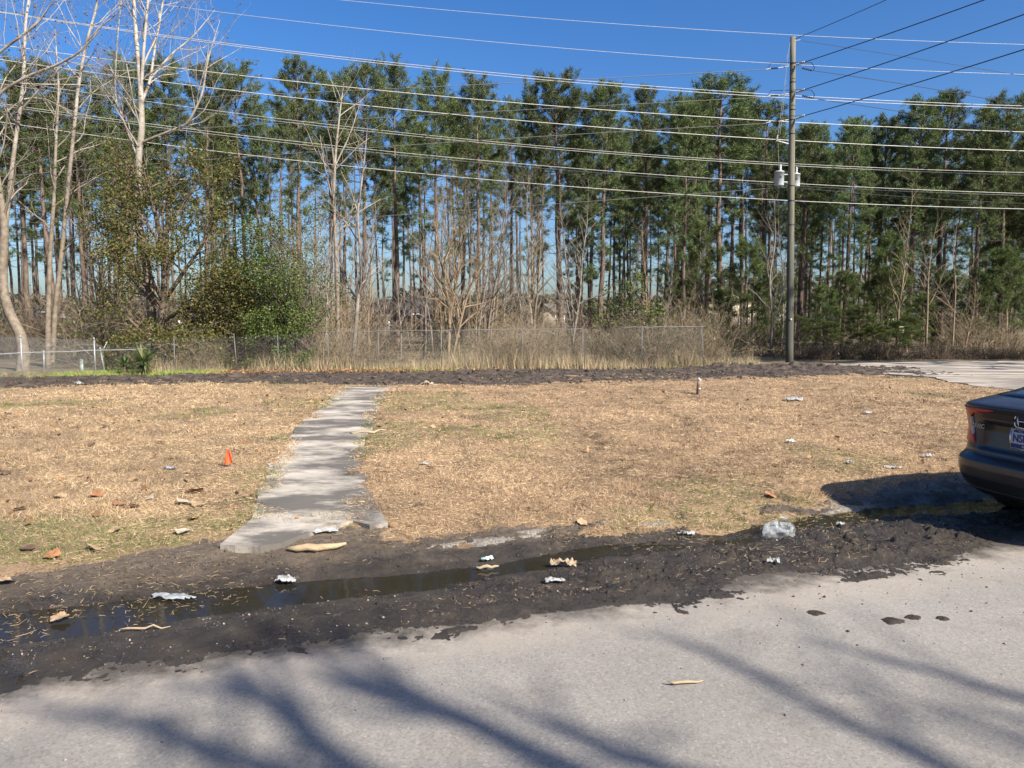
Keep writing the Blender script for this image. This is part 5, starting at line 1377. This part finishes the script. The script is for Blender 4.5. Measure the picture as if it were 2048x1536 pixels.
py_ = rear_y(0, PZ) - .012
g = Geo(); g.box((0, py_, PZ), (.305, .006, .153)); plate = g.obj('licence_plate', PLATE_W, car)
g = Geo()
for s in (-1, 1): g.box((s * .157, py_ - .002, PZ), (.010, .012, .172)); g.box((0, py_ - .002, PZ + s * .081), (.304, .012, .010))
g.obj('plate_frame', CHROME, plate)
Geo().box((0, py_ - .0045, PZ - .056), (.290, .004, .032)).obj('plate_band', PLATE_B, plate)
text('lettering', 'NSH', .088, -.135, PZ + .002, py_ - .006, PLATE_B, plate, .001, .0015, .82)
text('lettering', 'MICHIGAN', .03, -.125, PZ + .060, py_ - .006, PLATE_B, plate, .001, .001, 1.1)
text('lettering', 'PURE', .024, -.045, PZ - .057, py_ - .009, PLATE_W, plate, .001)
lt = text('lettering', 'CIVIC', .050, -.505, .835, rear_y(-.40, .835) - .016, STEEL, car, .002, .0008, 1.15); lt.rotation_euler = (math.pi / 2, 0, -.05)
# emblem: a ring with an upright H
ez, ey = .925, rear_y(0, .925) - .010
g = Geo(); t = np.linspace(0, 2 * math.pi, 33); cs, sn = np.cos(t), np.sin(t)
g.tube(np.stack([.062 * np.sign(cs) * np.abs(cs) ** .6, np.full(33, ey), ez + .05 * np.sign(sn) * np.abs(sn) ** .6], 1), .006, 6)
for s in (-1, 1): g.tube([[s * .030, ey, ez - .038], [s * .040, ey, ez + .040]], [.007, .007], 6, True)
g.tube([[-.033, ey, ez], [.033, ey, ez]], [.007, .007], 6, True); g.obj('emblem', CHROME, car, True)
CAR_HEAD = math.radians(76)
car.location = (3.86, 5.88, -.02); car.rotation_euler = (0, 0, -CAR_HEAD)

# ================================================================== SMALL THINGS
def surf(x, y): return float(max(lawn_z(x, y), mud_z(x, y), 0 if to_st(x, y)[1] < 4.2 else -1, WATER_Z if 4.3 < to_st(x, y)[1] < 5.5 else -1))
def spot(px, py):
    p = G(px, py, .05)
    for _ in range(4): p = G(px, py, surf(p[0], p[1]))
    return p
LEAF_C = {'orange': simple_mat('orange_dry_leaf', (.22, .095, .04), (.36, .17, .08), 14, .7, (30, .6, .01)), 'tan': simple_mat('tan_dry_leaf', (.26, .17, .095), (.40, .28, .165), 14, .7, (30, .6, .01)), 'pale': simple_mat('pale_dry_leaf', (.32, .26, .18), (.44, .37, .28), 14, .7, (30, .6, .01)), 'dark': simple_mat('dark_dead_leaf', (.07, .045, .03), (.14, .09, .055), 14, .8, (30, .6, .01))}
def leaf_mesh(seed, size):
    rng = np.random.default_rng(seed); k = 60; a = np.linspace(0, 2 * math.pi, k, endpoint=False)
    r = .62 + .22 * np.abs(np.cos(2.5 * (a - math.pi / 2))) ** .8 + .05 * np.sin(17 * a) + .06 * rng.normal() * np.cos(a)
    ring = np.stack([r * np.cos(a), r * np.sin(a) * .9], 1) * size / 2 / .8
    rows = [ring * f for f in (.33, .66, 1.0)]
    c1, c2 = rng.uniform(.6, 1.5), rng.uniform(-.6, .8)
    def lift(p): u, v = p[:, 0] / size, p[:, 1] / size; return size * (.30 * c1 * u * u + .25 * c2 * v * v + .12 * np.sin(5 * u + rng.uniform(0, 6)) * v + .05 * vnoise(u * 8, v * 8, 1, seed))
    P2 = np.concatenate([[[0, 0]]] + rows); ph_ = rng.bit_generator.state; Z_ = lift(P2)
    V = np.concatenate([P2, (Z_ + .006)[:, None]], 1); j = np.arange(k); j2 = (j + 1) % k
    F = [np.stack([j * 0, 1 + j, 1 + j2], 1)]
    for q in range(2):
        o_ = 1 + q * k; F += [np.stack([o_ + j, o_ + k + j, o_ + k + j2], 1), np.stack([o_ + j, o_ + k + j2, o_ + j2], 1)]
    return V, np.concatenate(F)
big = [(392, 986, .20, 'orange', 'largest curled orange sycamore leaf left of the walkway'),
       (192, 994, .15, 'orange', 'orange leaf lying level with the largest curled leaf'),
       (122, 997, .13, 'tan', 'pale tan leaf just left of the level orange leaf'),
       (240, 1012, .14, 'orange', 'bright orange leaf of a close pair, left one'),
       (270, 1016, .13, 'orange', 'bright orange leaf of a close pair, right one'),
       (366, 1008, .15, 'pale', 'pale leaf tucked under the largest orange leaf'),
       (398, 1012, .16, 'tan', 'tan leaf touching the pale one under the largest leaf'),
       (386, 1042, .12, 'orange', 'small orange leaf between the largest leaf and the walkway corner'),
       (366, 1068, .14, 'pale', 'flat pale leaf left of the walkway corner'),
       (190, 1101, .14, 'tan', 'tan leaf standing in the green grass patch'),
       (105, 1116, .13, 'orange', 'broad brown leaf in the green grass at the lower left'),
       (55, 1102, .12, 'dark', 'dark leaf beside the broad brown leaf at the lower left'),
       (10, 1168, .15, 'tan', 'tan leaf cut by the left picture edge'),
       (120, 1243, .13, 'tan', 'wet tan leaf on the far bank of the puddle'),
       (268, 962, .12, 'tan', 'small tan leaf above the orange pair'),
       (16, 830, .14, 'dark', 'dark curled leaf farthest left on the dry lawn'),
       (212, 856, .15, 'dark', 'dark upright leaf in the middle of the left lawn'),
       (182, 893, .16, 'dark', 'long dark leaf below the upright one'),
       (322, 887, .14, 'dark', 'dark leaf midway between the orange flag and the long dark leaf'),
       (80, 903, .1, 'dark', 'small dark leaf left of the long dark one'),
       (14, 949, .13, 'dark', 'dark leaf at the left edge above the orange leaves'),
       (862, 938, .12, 'orange', 'small orange leaf on the lawn right of the walkway'),
       (1540, 995, .14, 'orange', 'orange-brown leaf on the lawn above the plastic bag'),
       (606, 943, .12, 'pale', 'pale leaf lying on the walkway'),
       (1165, 1050, .11, 'tan', 'tan leaf at the lawn edge right of the gravel patches'),
       (232, 1065, .13, 'tan', 'tan leaf at the edge of the green grass patch'),
       (300, 1000, .10, 'pale', 'small pale leaf right of the orange pair'),
       (40, 1022, .14, 'orange', 'faded orange leaf at the left above the green grass')]
rng = np.random.default_rng(19)
for i, (px, py, sz, cn, lab) in enumerate(big):
    p = spot(px, py); V, F = leaf_mesh(40 + i, sz)
    o = link('fallen_leaf', mk_mesh('fallen_leaf', V, F, LEAF_C[cn], True), None, (p[0], p[1], p[2] + .02))
    o.scale = (.85, .85, .85); o.rotation_euler = (rng.normal() * .22 + .08, rng.normal() * .2, rng.uniform(0, 6.28)); tag(o, lab, 'leaf', 'fallen leaves')
n = 900       # the small leaves and bits nobody could count
x, y = np.concatenate([rng.uniform(-10, -1, 650), rng.uniform(-1, 9, 250)]), rng.uniform(5.6, 19, 900)
ok = on_lawn(x, y); x, y = x[ok], y[ok]
V, F = leaves(np.stack([x, y, lawn_z(x, y) + .03], 1), rng.uniform(.03, .08, len(x)), rng)
tag(link('leaf_scraps', mk_mesh('leaf_scraps', V, F, DRYLEAF)), 'small dry leaf scraps scattered over the lawn', 'leaves', kind='stuff')

PAPER = simple_mat('white_litter', (.20, .20, .195), (.40, .40, .39), 9, .6, (14, .5, .02))
PAPER_G = simple_mat('green_white_litter', (.20, .42, .36), (.75, .78, .76), 14, .5)
CARD = simple_mat('brown_card', (.26, .20, .13), (.40, .31, .21), 9, .8)
GREYP = simple_mat('dirty_grey_plastic', (.13, .14, .145), (.36, .38, .39), 10, .3)
m, nt, b = mat('clear_plastic_film')
b.inputs['Base Color'].default_value = (.45, .48, .5, 1); b.inputs['Roughness'].default_value = .12
tb = nd(nt, 'ShaderNodeBsdfTransparent'); mx = nd(nt, 'ShaderNodeMixShader')
nt.links.new(ramp(nt, noise_node(nt, coords(nt, 'object'), 22, 3), [(.35, (.08,) * 3), (.65, (.5,) * 3)]), mx.inputs[0])
nt.links.new(tb.outputs[0], mx.inputs[1]); nt.links.new(b.outputs[0], mx.inputs[2]); nt.links.new(mx.outputs[0], nt.nodes['Material Output'].inputs['Surface'])
FILM = m
def crumple(seed, lx, ly, lz, n=16, freq=3.0):
    rng = np.random.default_rng(seed); u, v_ = np.meshgrid(np.linspace(-.5, .5, n), np.linspace(-.5, .5, n), indexing='ij')
    ed = 1 + .5 * fbm(u * 2 + seed, v_ * 2, 1.5, seed, 2)
    X, Y = u * lx * ed, v_ * ly * (1 + .6 * fbm(u, v_, 3, seed + 1, 2))
    Z = lz * (np.abs(fbm(u + seed * .37, v_, freq, seed, 3)) * 1.9 + .6 * np.exp(-(u ** 2 + v_ ** 2) * 6) * rng.uniform(0, 1))
    return np.stack([X, Y, Z], -1).reshape(-1, 3), grid_tris(n, n)
litter = [(572, 1165, .17, .12, .05, PAPER, 'litter', 'white crumpled bag on the mud above the puddle left of centre'),
          (345, 1198, .32, .08, .025, GREYP, 'plastic strip', 'long dirty grey plastic strip at the puddle edge left'),
          (1108, 1166, .15, .06, .03, PAPER, 'litter', 'flat white scrap on the mud at the picture centre'),
          (1372, 1071, .15, .05, .04, PAPER, 'litter', 'white paper roll left of the clear plastic bag'),
          (637, 1067, .36, .09, .03, PAPER, 'paper sheet', 'white paper strip under the broken front edge of the walkway'),
          (1586, 801, .42, .30, .08, PAPER, 'paper', 'large white paper on the lawn right of the pipe stub'),
          (611, 741, .26, .18, .12, PAPER, 'litter', 'white upright scrap at the fence foot by the evergreen shrub'),
          (975, 1122, .10, .06, .03, PAPER_G, 'wrapper', 'green and white wrapper on the mud below the gravel patches'),
          (1130, 1134, .22, .07, .06, CARD, 'cardboard', 'crumpled brown card in the mud above the flat white scrap'),
          (1546, 1126, .10, .07, .05, PAPER, 'litter', 'small white scrap on the mud below the clear bag'),
          (342, 939, .17, .08, .04, GREYP, 'litter', 'whitish scrap on the lawn between the flag and the orange leaves'),
          (1700, 928, .10, .07, .05, PAPER, 'litter', 'white scrap on the lawn left of the car shadow'),
          (1784, 938, .22, .09, .04, PAPER, 'litter', 'white scrap at the upper edge of the car shadow'),
          (1856, 914, .14, .08, .05, PAPER, 'litter', 'white scrap on the lawn nearest the car'),
          (1582, 885, .12, .09, .04, PAPER_G, 'litter', 'pale greenish scrap in the middle of the right lawn'),
          (1736, 828, .20, .12, .05, PAPER, 'litter', 'whitish scrap on the lawn between the large paper and the car'),
          (848, 930, .13, .08, .03, PAPER, 'litter', 'white scrap beside the small orange leaf right of the walkway'),
          (158, 769, .26, .15, .08, PAPER, 'litter', 'white scrap on the dirt track below the left fence'),
          (853, 770, .34, .2, .12, CARD, 'litter', 'tan lump on the grass edge right of the walkway top'),
          (1680, 1051, .08, .05, .03, PAPER, 'litter', 'small bluish scrap on the wet mud right of the clear bag'),
          (1392, 942, .06, .05, .03, PAPER, 'litter', 'tiny white scrap below the pipe stub on the lawn')]
for i, (px, py, lx_, ly_, lz_, m_, cat, lab) in enumerate(litter):
    p = spot(px, py); V, F = crumple(300 + i, lx_ * .8, ly_ * .8, lz_ * .6, 20, 4.5)
    o = link('litter_scrap', mk_mesh('litter_scrap', V, F, m_, True), None, (p[0], p[1], p[2] + .012), rng.uniform(-.4, .4)); tag(o, lab, cat)
# the clear bag: a billowed crumpled skin
n = 26
th, ph2 = np.meshgrid(np.linspace(0, 2 * math.pi, n), np.linspace(.02, math.pi / 2, 14), indexing='ij')
rr = 1 + .55 * fbm(np.cos(th) * 1.5 + 4, np.sin(th) * 1.5 + ph2 * 1.3, 1.5, 7, 3)
V = np.stack([.13 * rr * np.cos(th) * np.sin(ph2) ** .7, .08 * rr * np.sin(th) * np.sin(ph2) ** .7, .095 * rr * np.cos(ph2) ** .8 + .05 * np.exp(-((th - .3) / .5) ** 2) * np.cos(ph2)], -1)
p = spot(1557, 1071)
o = link('plastic_bag', mk_mesh('plastic_bag', V.reshape(-1, 3), grid_tris(n, 14), FILM, True), None, tuple(p)); tag(o, 'crumpled clear plastic bag at the lawn edge left of the car', 'plastic bag')

# orange marker flag
ORANGE = simple_mat('orange_vinyl', (.62, .085, .02), (.75, .12, .03), 8, .55)
p = spot(457, 934); flag = empty('marker_flag', p, 0, 'small orange marker flag standing in the lawn left of the walkway', 'flag')
Geo().tube([[0, 0, -.03], [.004, 0, .19]], [.003, .003], 6).obj('stake_wire', STEEL, flag, True)
hs = np.linspace(0, 1, 12); us = np.linspace(-1, 1, 12); H_, U_ = np.meshgrid(hs, us, indexing='ij')
wd = np.interp(H_, [0, .15, .6, 1], [.046, .040, .030, .012])
V = np.stack([.006 * (1 - H_) + U_ * wd + .012 * (H_ - .5), .010 * np.sin(U_ * 4.0 + H_ * 2.5) + .006 * U_, .035 + H_ * .155 + .012 * U_ * (1 - H_)], -1)
V = np.concatenate([V.reshape(-1, 3), V.reshape(-1, 3) + [0, .003, 0]]); F = grid_tris(12, 12)
link('flag_sheet', mk_mesh('flag_sheet', V, np.concatenate([F, F[:, ::-1] + 144]), ORANGE, True), flag)
# pipe stub
p = spot(1396, 789); stub = empty('pipe_stub', p, 0, 'short leaning rusty pipe stub with a white cap on the right lawn', 'pipe')
RUST = simple_mat('rusty_pipe', (.13, .075, .05), (.30, .22, .17), 7, .8, (18, .6, .02))
Geo().tube([[0, 0, -.05], [.02, 0, .30]], [.045, .045], 16, True).obj('pipe', RUST, stub, True)
Geo().tube([[.018, 0, .10], [.020, 0, .14]], [.050, .050], 16, True).obj('collar', STEEL, stub, True)
g = Geo(); a_ = np.linspace(0, 2 * math.pi, 20); g.tube([[.020, 0, .32], [.034, -.012, .335]], [.045, .048], 16, True); g.obj('cap', PAPER, stub, True)
# pale marker post by the left fence
p = G(164, 747, .05); mp = empty('marker_post', p, 0, 'pale green-white marker post in front of the left fence', 'marker post')
MPM = simple_mat('faded_marker_green', (.36, .43, .34), (.50, .55, .47), 5, .7)
g = Geo(); g.box((0, 0, .2), (.085, .035, .44), rotz(.2)); g.obj('board', MPM, mp); g = Geo(); g.box((.01, -.03, .40), (.07, .02, .05)); g.obj('cap', PAPER, mp)
# wood and sticks
WOODP = simple_mat('split_wood', (.30, .22, .13), (.46, .35, .22), 8, .8, (30, .6, .02), sc=(.3, 3, 3))
def stick(px, py, L, r, ang, m_, label, cat='stick', wob=.15, sides=6):
    p = spot(px, py); rng = np.random.default_rng(int(px * 7 + py)); k = 7; f = np.linspace(-.5, .5, k)
    pts = np.stack([f * L * math.cos(ang), f * L * math.sin(ang), r * .8 + .004 + np.abs(rng.normal(size=k)) * .01], 1) + np.stack([-np.sin(ang) * rng.normal(size=k), np.cos(ang) * rng.normal(size=k), 0 * f], 1) * L * wob * .12
    rad = r * np.array([.5, .9, 1, 1.05, .9, .75, .3])
    tag(Geo().tube(pts, rad, sides, True).obj('stick', m_, None, False, tuple(p)), label, cat)
stick(635, 1103, .40, .028, .25, WOODP, 'pale split piece of wood below the walkway foot', 'wood')
stick(1372, 1371, .17, .007, .12, WOODP, 'pale thin stick lying on the road', 'stick', .3)
stick(290, 1262, .26, .006, .18, WOODP, 'straw-thin pale stick in the puddle at the left', 'stick', .1)
stick(735, 868, .50, .02, .35, CARD, 'curved brown stick on the right side of the walkway', 'stick', .6)
stick(405, 764, .35, .012, .15, PAPER, 'thin white stick on the far grass left of the walkway', 'stick')
stick(670, 828, .5, .01, .2, DARKB, 'dark twig across the upper part of the walkway', 'stick', .5)
stick(975, 1140, .16, .012, .2, CARD, 'short brown stick in the mud below the green wrapper', 'stick')
# clods of mud on the road
def clod(px, py, r, h, seed, label):
    p = G(px, py, 0.0); a = np.linspace(0, 2 * math.pi, 30, endpoint=False); rows = []
    for f, z in ((1.0, -.004), (.8, .45), (.5, .85), (.2, 1.0)):
        k = 1 + .7 * fbm(np.cos(a) * 2 + seed, np.sin(a) * 2, 1.4, seed, 3)
        rows.append(np.stack([f * r * k * np.cos(a), f * r * .75 * k * np.sin(a), np.full(30, z * h if z > 0 else z) + (h * .5 * fbm(a * 3, a * 0 + f, 1.3, seed, 2) if z > 0 else 0)], 1))
    V = np.concatenate(rows + [np.array([[0, 0, h]])]); j = np.arange(30); j2 = (j + 1) % 30; F = []
    for q in range(3): F += [np.stack([q * 30 + j, q * 30 + j2, (q + 1) * 30 + j2], 1), np.stack([q * 30 + j, (q + 1) * 30 + j2, (q + 1) * 30 + j], 1)]
    F.append(np.stack([90 + j, 90 + j2, np.full(30, 120)], 1))
    tag(link('mud_clod', mk_mesh('mud_clod', V, np.concatenate(F), MUD), None, tuple(p)), label, 'mud clod', 'clods of mud on the road')
for i, (px, py, r, h, lab) in enumerate([(1631, 1226, .055, .010, 'flat dark mud clod left of the largest one on the road'), (1786, 1242, .07, .014, 'largest dark mud clod on the road'), (1826, 1236, .045, .015, 'mud clod touching the right side of the largest clod'), (1886, 1238, .035, .014, 'mud clod farthest right on the road')]):
    clod(px, py, r, h, 500 + i, lab)
